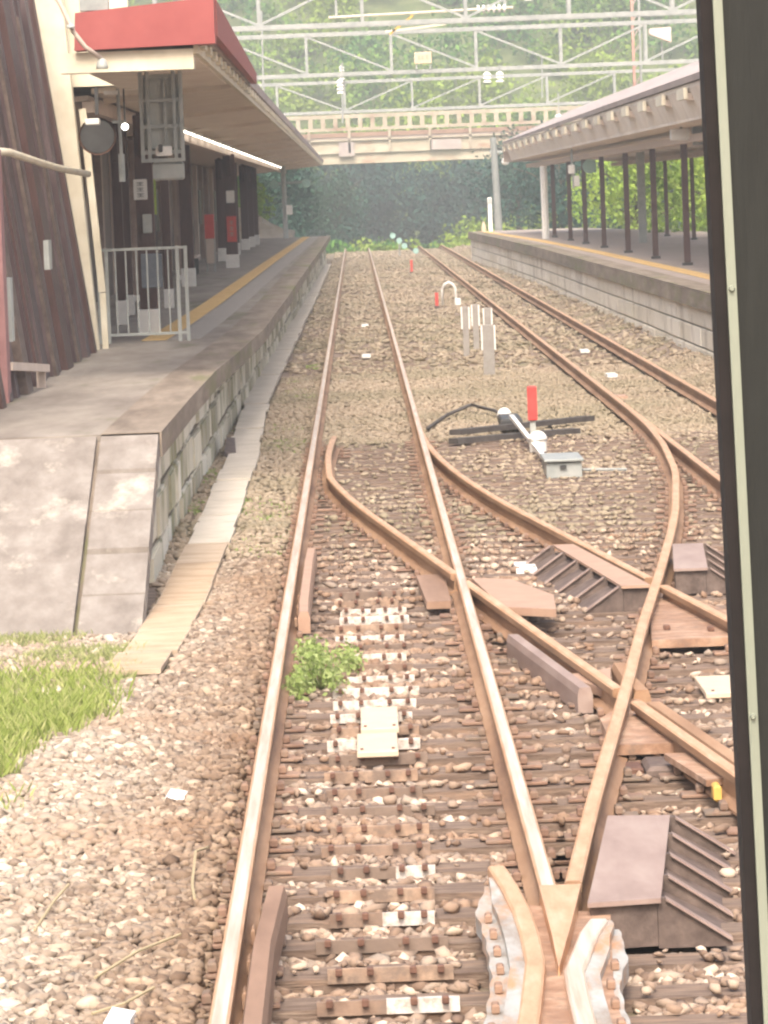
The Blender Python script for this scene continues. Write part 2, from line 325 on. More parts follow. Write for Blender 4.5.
def np_mesh(name, V, Fc, m, nv=3, smooth=False):
    me = bpy.data.meshes.new(name); me.vertices.add(len(V)); me.vertices.foreach_set('co', V.astype(np.float32).ravel())
    nf = len(Fc); me.loops.add(nf*nv); me.loops.foreach_set('vertex_index', Fc.astype(np.int32).ravel())
    me.polygons.add(nf); me.polygons.foreach_set('loop_start', np.arange(0, nf*nv, nv, dtype=np.int32))
    me.polygons.foreach_set('loop_total', np.full(nf, nv, dtype=np.int32))
    me.update(calc_edges=True); me.materials.append(m)
    if smooth: me.polygons.foreach_set('use_smooth', np.ones(nf, dtype=bool))
    o = bpy.data.objects.new(name, me); C.objects.link(o); return o
def interp(pts, y):
    ys = [p[1] for p in pts]; xs = [p[0] for p in pts]; return float(np.interp(y, ys, xs))

# ------------------------------------------------------------------ ground
def gz(x, y):
    """ground height"""
    x = np.asarray(x, float); y = np.asarray(y, float)
    z = np.full(np.broadcast(x, y).shape, -0.225)
    z = z + np.clip((x-4.6)/0.7, 0, 1)*0.17                      # ballast heaped against the right platform
    z = z + np.clip((-0.64-x)/0.06, 0, 1)*0.072*np.clip((60-y)/20, 0, 1)
    z = z - np.clip(y-222, 0, 70)*0.03
    z = z + 0.02*np.sin(x*1.7+y*0.31)*np.sin(y*0.53)
    return z
xs = np.unique(np.concatenate([[-600, -300, -120, -60, -30, -15], np.arange(-8, 12, 0.5), [14, 20, 40, 80, 200, 600]]))
ys = np.unique(np.concatenate([[-300, -100, -30, 0, 8], np.arange(10, 60, 0.75), np.arange(60, 300, 4), [320, 360, 420, 600, 900]]))
GX, GY = np.meshgrid(xs, ys)
V = np.stack([GX.ravel(), GY.ravel(), gz(GX, GY).ravel()], 1)
nx, ny = len(xs), len(ys)
ii = (np.arange(ny-1)[:, None]*nx+np.arange(nx-1)[None, :]).ravel()
o = np_mesh('ground', V, np.stack([ii, ii+1, ii+1+nx, ii+nx], 1), m_ground, 4, True); tag(o, kind='structure')
# grassy land beyond the platforms' far ends
b = MB()
for i in range(24):
    x0 = -60+i*5
    b.add([(x0, 226, -0.30), (x0+5, 226, -0.30), (x0+5, 300, -1.9), (x0, 300, -1.9)], [(0, 1, 2, 3)])
o = b.build('grass_ground', m_grassg); tag(o, kind='structure')

# hillside behind
def hillz(x, y): return -2.2 + np.clip(y-330, 0, 200)*0.55 + 1.5*np.sin(x*0.08)+1.2*np.sin(y*0.1+x*0.05)
hx = np.linspace(-160, 200, 50); hy = np.linspace(318, 470, 30); HX, HY = np.meshgrid(hx, hy)
V = np.stack([HX.ravel(), HY.ravel(), hillz(HX, HY).ravel()], 1); nx = 50
ii = (np.arange(29)[:, None]*nx+np.arange(nx-1)[None, :]).ravel()
o = np_mesh('hill', V, np.stack([ii, ii+1, ii+1+nx, ii+nx], 1), m_grassg, 4, True); tag(o, kind='structure')

# ------------------------------------------------------------------ foliage
def leaf_quads(P, size, up=0.3):
    n = len(P); d1 = rng.normal(size=(n, 3)); d1 /= np.linalg.norm(d1, axis=1)[:, None]
    d2 = rng.normal(size=(n, 3)); d2 -= (d2*d1).sum(1)[:, None]*d1; d2 /= np.linalg.norm(d2, axis=1)[:, None]
    s = size*rng.uniform(0.6, 1.3, n)[:, None]
    nrm = np.cross(d1, d2)
    a = P-d1*s*0.5; c = P+d1*s*0.5; bb = P+d2*s*0.3+nrm*s*0.12; dd = P-d2*s*0.3+nrm*s*0.12
    V = np.stack([a, bb, c, dd], 1).reshape(-1, 3); Fq = np.arange(4*n).reshape(n, 4)
    return V, Fq
def crown_points(centre, rad, n, clumps=14):
    """points on clumps spread over an ellipsoid"""
    c = np.array(centre); r = np.array(rad)
    cc = rng.normal(size=(clumps, 3)); cc /= np.linalg.norm(cc, axis=1)[:, None]; cc *= rng.uniform(0.35, 0.85, clumps)[:, None]
    cr = rng.uniform(0.26, 0.5, clumps)
    k = rng.integers(0, clumps, n); d = rng.normal(size=(n, 3)); d /= np.linalg.norm(d, axis=1)[:, None]
    return c + r*(cc[k] + d*(cr[k]*rng.uniform(0.6, 1.08, n))[:, None])
# hillside wood: one mass
P = []
for i in range(1500):
    x = rng.uniform(-60, 90); y = rng.uniform(332, 420); z = hillz(x, y)
    r = rng.uniform(1.6, 3.6); P.append(crown_points((x, y, z+r*0.9), (r, r, r*rng.uniform(0.8, 1.3)), 230, 9))
V, Fq = leaf_quads(np.concatenate(P), 0.46)
o = np_mesh('hillside_wood', V, Fq, m_leafh, 4); tag(o, 'wood of bright and dull green trees covering the hillside', 'trees', kind='stuff')
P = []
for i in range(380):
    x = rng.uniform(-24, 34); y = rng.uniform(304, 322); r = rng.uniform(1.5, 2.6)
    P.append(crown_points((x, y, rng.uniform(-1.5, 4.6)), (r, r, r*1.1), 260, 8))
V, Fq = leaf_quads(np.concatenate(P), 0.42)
o = np_mesh('evergreen_wood', V, Fq, m_leafd, 4); tag(o, 'dark bluish green thicket seen under the bridge', 'trees', kind='stuff')  # dense evergreens, dark bluish green by their own colour
P = []
for i in range(110):
    x = rng.uniform(-8, 18); y = rng.uniform(234, 262); r = rng.uniform(0.4, 1.1)
    P.append(crown_points((x, y, gz(x, y)+r*0.5+(0.6 if x > 6.5 else 0)), (r*1.6, r, r*(1.6 if x > 6 else 0.8)), 130, 6))
V, Fq = leaf_quads(np.concatenate(P), 0.28)
o = np_mesh('trackside_scrub', V, Fq, m_leafh, 4); tag(o, 'low green scrub across the far end of the tracks', 'scrub', kind='stuff')

def tree(x, y, z0, h, r, label, m, n=5000, leaf=0.16, grp='trees behind the right platform', name='leafy_tree'):
    t = thing(name, (x, y, z0), label, 'tree', grp)
    b = MB(); b.tube([(x, y, z0), (x+0.05, y, z0+h*0.3), (x-0.05, y+0.05, z0+h*0.75)], [0.13, 0.1, 0.04], 8)
    for k in range(7):
        a = k*2.4; zb = z0+h*(0.2+0.07*k)
        b.tube([(x, y, zb), (x+r*0.5*math.cos(a), y+r*0.5*math.sin(a), zb+h*0.15), (x+r*0.8*math.cos(a), y+r*0.8*math.sin(a), zb+h*0.2)], [0.05, 0.03, 0.015], 5)
    b.build('trunk', m_bark, t)
    P = crown_points((x, y, z0+h*0.52), (r, r, h*0.5), n, 22)
    P = P[P[:, 2] > z0+0.05]
    V, Fq = leaf_quads(P, leaf); V = V-np.array([x, y, z0])
    c = np_mesh('crown', V, Fq, m, 4); c.parent = t
    return t
spots = [(12.5, 96, 4.6, 2.6, 0), (13.8, 104, 4.4, 2.5, 1), (12.3, 113, 4.8, 2.6, 0), (14.2, 121, 5.2, 2.8, 2), (12.6, 131, 4.6, 2.6, 1), (14.0, 141, 5.0, 2.8, 0),
         (12.2, 152, 4.6, 2.6, 2), (13.6, 163, 5.2, 2.8, 1), (11.0, 176, 5.4, 2.6, 2), (9.0, 196, 5.6, 2.6, 3), (12.5, 205, 6.2, 3.2, 3), (8.0, 222, 5.6, 2.6, 3), (16.5, 185, 6.0, 3.2, 0)]
tl = ['nearest bright green tree behind the right platform posts', 'bright tree second behind the right platform posts', 'rounded bright green tree third behind the right platform',
      'taller yellow green tree fourth behind the right platform', 'bushy green tree fifth behind the right platform', 'bright green tree sixth behind the right platform',
      'yellow green tree seventh behind the right platform', 'green tree eighth behind the right platform near its roof end', 'tall green tree just behind the far roof end of the right platform',
      'dark green tree beside the far end of the right platform', 'large dark green tree behind the pole at the right platform end', 'dark tree beside the bridge right of the tracks',
      'pale green tree farthest right behind the platform']
for (x, y, h, r, k), l in zip(spots, tl):
    tree(x, y, -0.3, h, r, l, [m_leafb, m_leafb, m_leafb, m_leafd][k], 6000 if y < 150 else 3500, 0.15 if y < 150 else 0.22)
tree(-5.3, 196, 0.0, 4.4, 1.6, 'bright green bush at the far end of the left platform', m_leafb, 3500, 0.2, None, 'round_bush')
tree(-7.6, 205, 0.0, 5.0, 2.2, 'larger green bush behind the pale rock on the left', m_leafb, 3500, 0.22, None, 'round_bush')
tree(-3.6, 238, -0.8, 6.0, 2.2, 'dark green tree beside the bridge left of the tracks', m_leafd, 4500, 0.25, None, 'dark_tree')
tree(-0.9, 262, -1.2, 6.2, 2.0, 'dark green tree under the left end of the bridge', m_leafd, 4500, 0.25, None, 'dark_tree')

# ------------------------------------------------------------------ rails
HD = 0.0325
PROF = [(-0.0635, -0.153), (0.0635, -0.153), (0.0635, -0.140), (0.012, -0.118), (0.009, -0.055), (HD, -0.042), (HD, -0.008), (0.023, 0.0),
        (-0.023, 0.0), (-HD, -0.008), (-HD, -0.042), (-0.009, -0.055), (-0.012, -0.118), (-0.0635, -0.140)]
MIS = [0]*14; MIS[6] = MIS[8] = 2; MIS[7] = 1
def catmull(pts, step=0.5):
    ys = np.arange(pts[0][1], pts[-1][1]+1e-6, step); P = np.array(pts, float)
    # smooth via repeated averaging of linear interpolation
    x = np.interp(ys, P[:, 1], P[:, 0]); k = 5
    for _ in range(4):
        xp = np.concatenate([[2*x[0]-x[i] for i in range(k, 0, -1)], x, [2*x[-1]-x[-i-1] for i in range(1, k+1)]])
        x = np.convolve(xp, np.ones(2*k+1)/(2*k+1), 'valid')
    return list(zip(x.tolist(), ys.tolist()))
def rail(path, head, label, z=0.0, gaps=(), grp='running rails', name='rail'):
    b = MB(); segs = []; cur = []
    for p in path:
        if any(a < p[1] < c for a, c in gaps):
            if len(cur) > 1: segs.append(cur)
            cur = []
        else: cur.append(p)
    if len(cur) > 1: segs.append(cur)
    for sg in segs: b.sweep(sg, PROF, MIS, z)
    o = b.build(name, [m_rust, head, m_orange], None, (path[0][0], path[0][1], 0)); tag(o, label, 'rail', grp); return o
def drop(y): return -max(0, y-222)*0.03
def straight(x, y0, y1): return [(x, float(y), drop(y)) for y in list(np.arange(y0, min(y1, 40), 0.1)) + list(np.arange(min(y1, 40), y1+0.1, 4.0))]
R1L, R1R, R2L, R2R = -0.565, 0.59, 3.09, 4.19
def Bright(y):
    d = 50-y
    return R1R + (0.0033*d*d if d < 13.94 else 0.0033*13.94**2 + 0.092*(d-13.94))
B_OFF = 1.185
Bpath = [(Bright(y), y) for y in np.arange(12, 50.01, 0.1)]
Blpts = [(Bright(y)-B_OFF, y) for y in np.arange(12, 42.01, 0.1)]
tip = [(-0.375, 42.6), (-0.392, 43.4), (-0.403, 44.4), (-0.404, 45.4), (-0.398, 46.4), (-0.383, 47.3), (-0.362, 48.2), (-0.345, 48.8)]
Blpath = Blpts[:-4] + [p for p in catmull([(Blpts[-5][0], Blpts[-5][1])]+tip, 0.25)][1:]
Apts = [(0.44, 14.0), (0.545, 15.1), (0.655, 16.3), (0.88, 18.9), (1.265, 23.0), (1.57, 26.4), (1.93, 30.1), (2.20, 33.0), (2.43, 35.6), (2.79, 40.6), (2.98, 45), (3.06, 48.5), (3.085, 52)]
Apath = catmull(Apts, 0.1)
def Aleft(y): return interp(Apath, y)
Arpath = [(x+1.14 if y < 40 else x+1.14-(y-40)*0.004, y) for x, y in catmull(Apts[3:], 0.1)]
rail(straight(R1L, 8, 292), m_shine, 'long straight shiny rail, left rail of the nearest track')
rail(straight(R1R, 16.6, 292), m_shine, 'straight shiny rail, right rail of the nearest track, running into the frog')
rail(straight(R2L, 8, 292), m_orange, 'left rail of the far right track', -0.004, [(21.2, 21.7)])
rail(straight(R2R, 8, 292), m_orange, 'right rail of the far right track beside the platform wall')
rail(Bpath, m_orange, 'rusty curved rail leaving the nearest track towards the lower right', -0.003, [(29.0, 29.5)], 'crossover rails')
rail(Blpath, m_orange, 'rusty curved rail crossing the nearest track, its hooked tip open beside the left rail', -0.002, [(29.95, 30.45), (22.55, 23.0)], 'crossover rails')
rail([p for p in Apath if p[1] > 16.6], m_orange, 'rusty rail running from the frog up to the far right track in an S bend', -0.001, [], 'crossover rails')
rail(Arpath, m_orange, 'rusty outer rail of the crossover hidden near the window frame', -0.005, [], 'crossover rails')
# check rails and wing rails: lower, flat bars
CP = [(-0.045, -0.15), (0.045, -0.15), (0.045, -0.05), (0.032, -0.012), (-0.032, -0.012), (-0.045, -0.05)]
def check_rail(path, label, z=0.0, m=m_plate, w=1.0, spacers=None, grp='check rails'):
    t = thing('check_rail', (path[0][0], path[0][1], -0.15), label, 'check rail', grp)
    b = MB(); b.sweep(path, [(x*w, q) for x, q in CP], [0]*6, z); b.build('bar', m, t)
    if spacers:
        for y, x0, x1 in spacers:
            q = MB(); q.box(x0, x1, y-0.06, y+0.06, -0.13, -0.06, bev=0.01); q.build('spacer_block', m_tie, t)
    return t
check_rail([(-0.455, 9), (-0.455, 12), (-0.457, 15.6), (-0.43, 16.85)], 'brown check rail beside the left rail at the bottom of the picture', 0.012, m_plate, 0.9,
           [(y, R1L+0.05, -0.50) for y in (13.6, 14.35, 15.0, 15.65, 16.3)])
check_rail([(-0.452, 28.1), (-0.46, 29.0), (-0.46, 32.2), (-0.452, 33.2)], 'short brown check rail beside the left rail above the green weed', 0.008, m_hoodp, 0.85,
           [(y, R1L+0.05, -0.50) for y in (28.4, 29.2, 30.0)])
def off(path, d, y0, y1): return [(x+d, y) for x, y in path if y0 <= y <= y1]
check_rail(off(Blpath, -0.105, 23.5, 26.6), 'dark brown check rail along the lower side of the crossing rail', -0.035, m_hood, 0.9)
check_rail([(1.33, 24.6), (1.335, 23.9), (1.365, 23.2)][::-1] , 'kinked wing rail rising to the right of the upper crossing', -0.015, m_rust, 1.0)
check_rail(off(Blpath, 0.115, 16.5, 22.7), 'brown check rail along the upper side of the crossing rail beside the cream plate', -0.02, m_rust, 1.0)
check_rail(off(Bpath, -0.115, 30.4, 32.0), 'short pinkish check rail beside the far crossing', -0.01, m_hoodp, 1.0)

# crossing castings
def casting(poly, z, label, m, bolts=()):
    cx = sum(p[0] for p in poly)/len(poly); cy = sum(p[1] for p in poly)/len(poly)
    t = thing('crossing_plate', (cx, cy, z-0.05), label, 'steel plate', 'crossing base plates')
    MB().prism(poly, z-0.05, z).build('plate', m, t)
    for x, y in bolts: MB().box(x-0.02, x+0.02, y-0.03, y+0.03, z, z+0.03, bev=0.006).build('bolt', m_bolt, t)
    return t
casting([(1.10, 21.3), (1.44, 21.3), (1.50, 22.1), (1.33, 23.3), (1.10, 22.4)], -0.072, 'orange base plate under the lower crossing of the two rusty rails', m_tie)
casting([(1.62, 26.3), (2.25, 26.3), (2.20, 28.0), (1.90, 29.7), (1.80, 29.4)], -0.085, 'broad orange plate below the far crossing near the window frame', m_tie, [(1.75, 26.9), (2.0, 26.7)])
casting([(0.99, 24.3), (1.28, 24.6), (1.22, 23.5)], -0.055, 'small triangular orange plate left of the lower crossing', m_hoodp)
casting([(0.34, 29.4), (0.50, 29.4), (0.50, 31.5), (0.30, 31.5)], -0.09, 'rusty plate left of the rail where the crossing rail passes', m_plate)
casting([(0.66, 30.2), (0.92, 30.0), (1.15, 28.7), (1.12, 27.7), (0.80, 28.0)], -0.012, 'pinkish cover plate between the shiny rail and the crossing rail', m_hoodp)
# yellow rail brace
t = thing('rail_brace', (1.47, 20.3, -0.15), 'small yellow bracket under the crossing rail near the window frame', 'bracket')
b = MB(); b.prism([(1.32, 20.9), (1.42, 20.9), (1.52, 19.95), (1.44, 19.9)], -0.10, -0.07); b.build('arm', m_tie, t)
b = MB(); b.box(1.46, 1.495, 19.75, 19.88, -0.15, -0.075, bev=0.01); b.build('foot', m_yellow, t)
# dark opening below the lower crossing, built as a solid dark box
t = thing('dark_opening', (1.32, 21.0, -0.2), 'dark opening under the lower crossing plate, built as a low dark box', 'box')
b = MB(); b.box(1.23, 1.47, 20.85, 21.25, -0.19, -0.125, bev=0.02); b.build('body', m_rib, t)
MB().box(1.12, 1.225, 20.95, 21.2, -0.18, -0.14, bev=0.01).build('pipe_stub', m_bolt, t)

# frog at the bottom
t = thing('rail_frog', (0.55, 15.2, -0.15), 'bolted cast frog with white painted sides where two rails meet', 'rail frog')
b = MB(); b.prism([(0.40, 8), (0.70, 8), (0.72, 14.6), (0.80, 16.2), (0.40, 16.6)], -0.15, -0.052); b.build('base', m_tie, t)
b = MB()    # vee nose joining the two rails
def vee(y): # left and right edge of the nose
    k = min(1, (y-14.95)/0.6)
    return 0.553+(R1R-HD-0.001-0.553)*k, (0.557+(Aleft(15.55)+HD+0.001-0.557)*k if y < 15.55 else Aleft(y)+HD+0.001)
n_ = 22; vs = []
for i in range(n_+1):
    y = 14.95+1.66*i/n_; l, r = vee(y); zt = -0.018+0.0185*min(1, i/6)
    vs += [(l, y, -0.09), (r+0.002, y, -0.09), (r, y, zt), (l, y, zt)]
fs = [(0, 1, 2, 3)]
for i in range(n_): fs += [(4*i+j, 4*i+4+j, 4*i+4+(j+1) % 4, 4*i+(j+1) % 4) for j in range(4)]
b.add(vs, fs); b.build('nose', m_orange, t)
WP = [(-0.034, -0.14), (0.034, -0.14), (0.034, -0.008), (0.026, -0.001), (-0.026, -0.001), (-0.034, -0.008)]
lw = [(0.09, 9.0), (0.36, 13.2), (0.425, 14.1), (0.478, 15.0), (0.480, 15.6), (0.472, 16.1), (0.445, 16.7), (0.415, 17.15)]
rw = [(0.59, 8.0), (0.588, 13.5), (0.592, 14.4), (0.60, 14.8), (0.625, 15.0), (0.69, 15.55), (0.735, 15.8)]
w1 = MB().sweep(lw, WP, [0]*6).build('wing_rail', m_orange, t); w2 = MB().sweep(rw, WP, [0]*6).build('wing_rail', m_shine, t)
def flange(pts_in, sgn, name):
    """white scalloped side casting with bolts"""
    b = MB(); k = len(pts_in); top = []; 
    outer = []
    for i in range(k):
        x, y, wd = pts_in[i]; sc = 0.0035*math.sin(y*2*math.pi/0.36); outer.append((x+sgn*(wd+sc), y))
    for i in range(k-1):
        a, c = pts_in[i], pts_in[i+1]; oa, oc = outer[i], outer[i+1]
        for zt, zb, q0, q1 in ((-0.022, -0.10, 0.0, 0.45), (-0.055, -0.12, 0.45, 1.0)):
            def L(p, o_, q): return (p[0]+((sgn*p[2] if q < 0.9 else o_[0]-p[0]))*q, p[1])
            P4 = [L(a, oa, q0), L(a, oa, q1), L(c, oc, q1), L(c, oc, q0)]
            if sgn < 0: P4 = [P4[1], P4[0], P4[3], P4[2]]
            b.prism(P4, zb, zt)
    o = b.build(name, m_wcast, t)
    return o, outer
def ipl(pts, y): return float(np.interp(y, [p[1] for p in pts], [p[0] for p in pts]))
yy = np.arange(13.0, 17.01, 0.03)
fl, outl = flange([(ipl(lw, y)-0.034, y, 0.115 if y < 16.4 else max(0.02, 0.115-(y-16.4)*0.15)) for y in yy], -1, 'side_casting')
yy = np.arange(13.0, 15.9, 0.03)
fr, outr = flange([(ipl(rw, y)+0.034, y, 0.115 if y < 15.3 else max(0.03, 0.115-(y-15.3)*0.13)) for y in yy], 1, 'side_casting')
for y in (13.62, 13.98, 14.34, 14.7, 15.06, 15.42, 15.78, 16.14):
    x = ipl(outl, y)+0.028; MB().box(x-0.013, x+0.013, y-0.035, y+0.035, -0.055, -0.022, bev=0.006).build('bolt', m_plate, t)
for y in (13.62, 13.98, 14.34, 14.7, 15.06):
    x = ipl(outr, y)-0.028; MB().box(x-0.013, x+0.013, y-0.035, y+0.035, -0.055, -0.022, bev=0.006).build('bolt', m_plate, t)

# ribbed ramp covers
def ribbed(quad, side, label, top_m, nr=5, drop_=0.26, zt=0.0):
    """quad: near-left, near-right, far-right, far-left; ribs on side +1 (right) or -1 (left)"""
    nl, nr_, fr_, fl_ = quad
    t = thing('ribbed_ramp', (nl[0], nl[1], -0.18), label, 'ramp cover', 'ribbed ramp covers beside the rails')
    MB().prism([nl, nr_, fr_, fl_], zt-0.018, zt).build('top_plate', top_m, t)
    e = 0.012
    MB().prism([(nl[0]+e, nl[1]+0.03), (nr_[0]-e, nr_[1]+0.03), (nr_[0]-e, nr_[1]+0.10), (nl[0]+e, nl[1]+0.10)], -0.18, zt-0.02).build('end_plate', m_rib, t)
    MB().prism([(nl[0]+e, nl[1]+0.13), (nr_[0]-e, nr_[1]+0.13), (fr_[0]-e, fr_[1]-0.1), (fl_[0]+e, fl_[1]-0.1)], -0.18, zt-0.05).build('core', m_rib, t)
    a, c = (nr_, fr_) if side > 0 else (nl, fl_)
    for k in range(nr):
        q = k/(nr-1); x = a[0]+(c[0]-a[0])*q; y = a[1]+(c[1]-a[1])*q - (0.0 if k < nr-1 else 0.06) + 0.03
        s = side; th = 0.035
        f_ = [(x-s*0.01, y, -0.19), (x+s*drop_, y, -0.19), (x+s*drop_, y, -0.165), (x+s*0.02, y, zt-0.004), (x-s*0.01, y, zt-0.004)]
        vs = f_ + [(p[0], p[1]+th, p[2]) for p in f_]
        fs = [tuple(range(5)), tuple(range(9, 4, -1))] + [(i, i+5, (i+1) % 5+5, (i+1) % 5) for i in range(5)]
        MB().add(vs, fs).build('rib', m_rib if k % 1 == 0 else m_hood, t)
        # flange on the sloping edge
        g = MB(); g.hexa([(x+s*0.02, y-0.02, zt-0.012), (x+s*drop_, y-0.02, -0.172), (x+s*drop_, y+th+0.02, -0.172), (x+s*0.02, y+th+0.02, zt-0.012),
                          (x+s*0.02, y-0.02, zt-0.003), (x+s*drop_, y-0.02, -0.160), (x+s*drop_, y+th+0.02, -0.160), (x+s*0.02, y+th+0.02, zt-0.003)])
        g.build('rib_edge', m_hood, t)
    # back slope sheet
    s = side
    MB().hexa([(a[0], a[1]+0.08, -0.2), (a[0]+s*(drop_-0.02), a[1]+0.08, -0.2), (c[0]+s*(drop_-0.02), c[1]-0.04, -0.2), (c[0], c[1]-0.04, -0.2),
               (a[0], a[1]+0.08, zt-0.06), (a[0]+s*(drop_-0.02), a[1]+0.08, -0.19), (c[0]+s*(drop_-0.02), c[1]-0.04, -0.19), (c[0], c[1]-0.04, zt-0.06)]).build('slope_sheet', m_rib, t)
    return t
ribbed([(0.715, 16.15), (0.985, 16.2), (1.17, 18.35), (0.915, 18.4)], 1, 'large dark ribbed ramp cover beside the frog, nearest the camera', m_hood)
def bx(y, d): return Bright(y)+d
ribbed([(bx(29.1, -0.26), 29.1), (bx(29.1, -0.07), 29.1), (bx(32.7, -0.07), 32.7), (bx(32.7, -0.22), 32.7)], -1, 'ribbed cover with pinkish top on the left of the far crossing', m_hoodp, 6, 0.24, -0.008)
ribbed([(2.03, 30.2), (2.26, 30.2), (2.39, 32.3), (2.17, 32.3)], 1, 'grey topped ribbed cover right of the far crossing by the window frame', m_hood, 4, 0.24, -0.004)

# ------------------------------------------------------------------ sleepers
rails_at = []
def chairs_x(y):
    xs_ = [R1L] + ([R1R] if y > 16.4 else []) + [R2L, R2R]
    if y < 49: xs_ += [Bright(y), Bright(y)-B_OFF if y < 47 else -0.35]
    if 16.8 < y < 50: xs_ += [Aleft(y)]
    if 19 < y < 48: xs_ += [Aleft(y)+1.14]
    out = []
    for x in sorted(xs_):
        if x < 3.6 and (not out or x-out[-1] > 0.16): out.append(x)
    return out
chair_b = MB(); chair_b.box(-0.17, 0.17, -0.075, 0.075, -0.172, -0.155, bev=0.004)
chair_b.box(-0.10, -0.066, -0.05, 0.05, -0.155, -0.115, bev=0.008); chair_b.box(0.066, 0.10, -0.05, 0.05, -0.155, -0.115, bev=0.008)
_o = chair_b.build('rail_chair', m_chair); chair_me = _o.data; bpy.data.objects.remove(_o)
bolt_me = MB().box(-0.012, 0.012, -0.018, 0.018, -0.004, 0.024, bev=0.004).build('bolt', m_bolt); _o = bolt_me; bolt_me = _o.data; bpy.data.objects.remove(_o)
white_rows = {2: 1, 3: 1, 6: 2, 8: 2, 15: 3, 17: 3, 18: 3, 19: 3, 20: 3, 22: 3, 24: 3, 26: 3, 27: 3}
near = []
tie_mats = [mat('tie_bar_rust_%s' % n_, c_, 7, 0.75, 0.0, 0.25, dirt=(0.19, 0.14, 0.11), dirt_scale=8, dirt_amt=(0.42, 0.62)) for n_, c_ in (('brown', [(0.17, 0.11, 0.08), (0.25, 0.17, 0.125), (0.34, 0.24, 0.18)]), ('tan', [(0.25, 0.16, 0.11), (0.36, 0.25, 0.18), (0.46, 0.34, 0.25)]), ('dark', [(0.12, 0.085, 0.07), (0.19, 0.14, 0.11), (0.27, 0.20, 0.16)]))]
SP = 0.605; Y0 = 13.5
def jitter_box(x0, x1, y, wd, z0, z1):
    n = 9; b = MB(); vs = []
    for i in range(n):
        x = x0+(x1-x0)*i/(n-1); j = lambda s_: random.uniform(-s_, s_)
        vs += [(x, y-wd/2+j(.008), z0), (x, y+wd/2+j(.008), z0), (x, y+wd/2-0.012+j(.008), z1+j(.005)), (x, y-wd/2+0.01+j(.008), z1-0.006+j(.005))]
    fs = [(0, 3, 2, 1), (4*n-4, 4*n-3, 4*n-2, 4*n-1)]
    for i in range(n-1): fs += [(4*i+k, 4*i+(k+1) % 4, 4*i+4+(k+1) % 4, 4*i+4+k) for k in range(4)]
    return b.add(vs, fs)
long_sl = [jitter_box(-0.86, 4.9, 0, 0.23, -0.30, -0.172).build('sleeper', m_wood).data for _ in range(5)]
short_sl = [jitter_box(-1.07, 1.07, 0, 0.22, -0.30, -0.176).build('sleeper', m_wood).data for _ in range(5)]
for o in [o for o in bpy.data.objects if o.name.startswith('sleeper')]: bpy.data.objects.remove(o)
sleeper_y = []
k = 0; y = Y0
while y < 50:
    yj = y+random.uniform(-0.03, 0.03); sleeper_y.append(yj)
    o = bpy.data.objects.new('sleeper', long_sl[k % 5]); C.objects.link(o); o.location = (random.uniform(-.05, .05), yj, random.uniform(-.006, .004)); o.rotation_euler.z = random.uniform(-.004, .004)
    bar = y < 31.5
    tag(o, 'long weathered sleeper under the crossing tracks carrying a bolted tie bar' if bar else 'long dark sleeper under the far part of the crossing tracks', 'sleeper', 'long sleepers under the scissors crossing')
    for x in chairs_x(yj):
        c = bpy.data.objects.new('rail_chair', chair_me); C.objects.link(c); c.parent = o; c.location = (x-o.location.x, 0, 0)
    if bar:
        wk = white_rows.get(k, 0); tm = tie_mats[(k*7) % 3]
        x0 = -0.25+random.uniform(-.035, .02); x1 = 0.19+random.uniform(-.03, .035); yo = -0.085; th_ = random.uniform(0.026, 0.042)
        tb = MB(); tb.box(x0, x1, yj+yo-0.03, yj+yo+0.05, -0.176, -0.160, bev=0.003); tb.box(x0, x1, yj+yo-0.04, yj+yo-0.028, -0.20, -0.180+th_, bev=0.002)
        me = [tm, m_tiew]
        if wk in (1, 2): # only one half is white
            tb = MB(); xm = (x0+x1)/2+random.uniform(-.03, .06)
            for a_, b_, mi in ((x0, xm, 0), (xm, x1, 1)):
                tb.box(a_, b_, yj+yo-0.03, yj+yo+0.05, -0.176, -0.160, mi); tb.box(a_, b_, yj+yo-0.04, yj+yo-0.029, -0.20, -0.180+th_, mi)
            to = tb.build('tie_bar', me, o)
        else: to = tb.build('tie_bar', m_tiew if wk == 3 else tm, o)
        for fx in (0.09, 0.34, 0.68, 0.9):
            bo = bpy.data.objects.new('bolt', bolt_me); C.objects.link(bo); bo.parent = to
            bo.location = Vector((x0+(x1-x0)*fx, yj+yo-0.05, -0.165)) - wloc(to)
    k += 1; y += SP
while y < 112:
    for tr in (0, 1):
        if tr == 1 and y < 50: continue
        o = bpy.data.objects.new('sleeper', short_sl[k % 5]); C.objects.link(o)
        o.location = (0.012 if tr == 0 else 3.64, y+random.uniform(-.03, .03), random.uniform(-.05, -.03)); 
        tag(o, 'plain sleeper half buried in ballast under the far stretch of the left track' if tr == 0 else 'plain sleeper half buried in ballast under the right track beside the platform', 'sleeper',
            'buried sleepers of the left track' if tr == 0 else 'buried sleepers of the right track')
    k += 1; y += SP
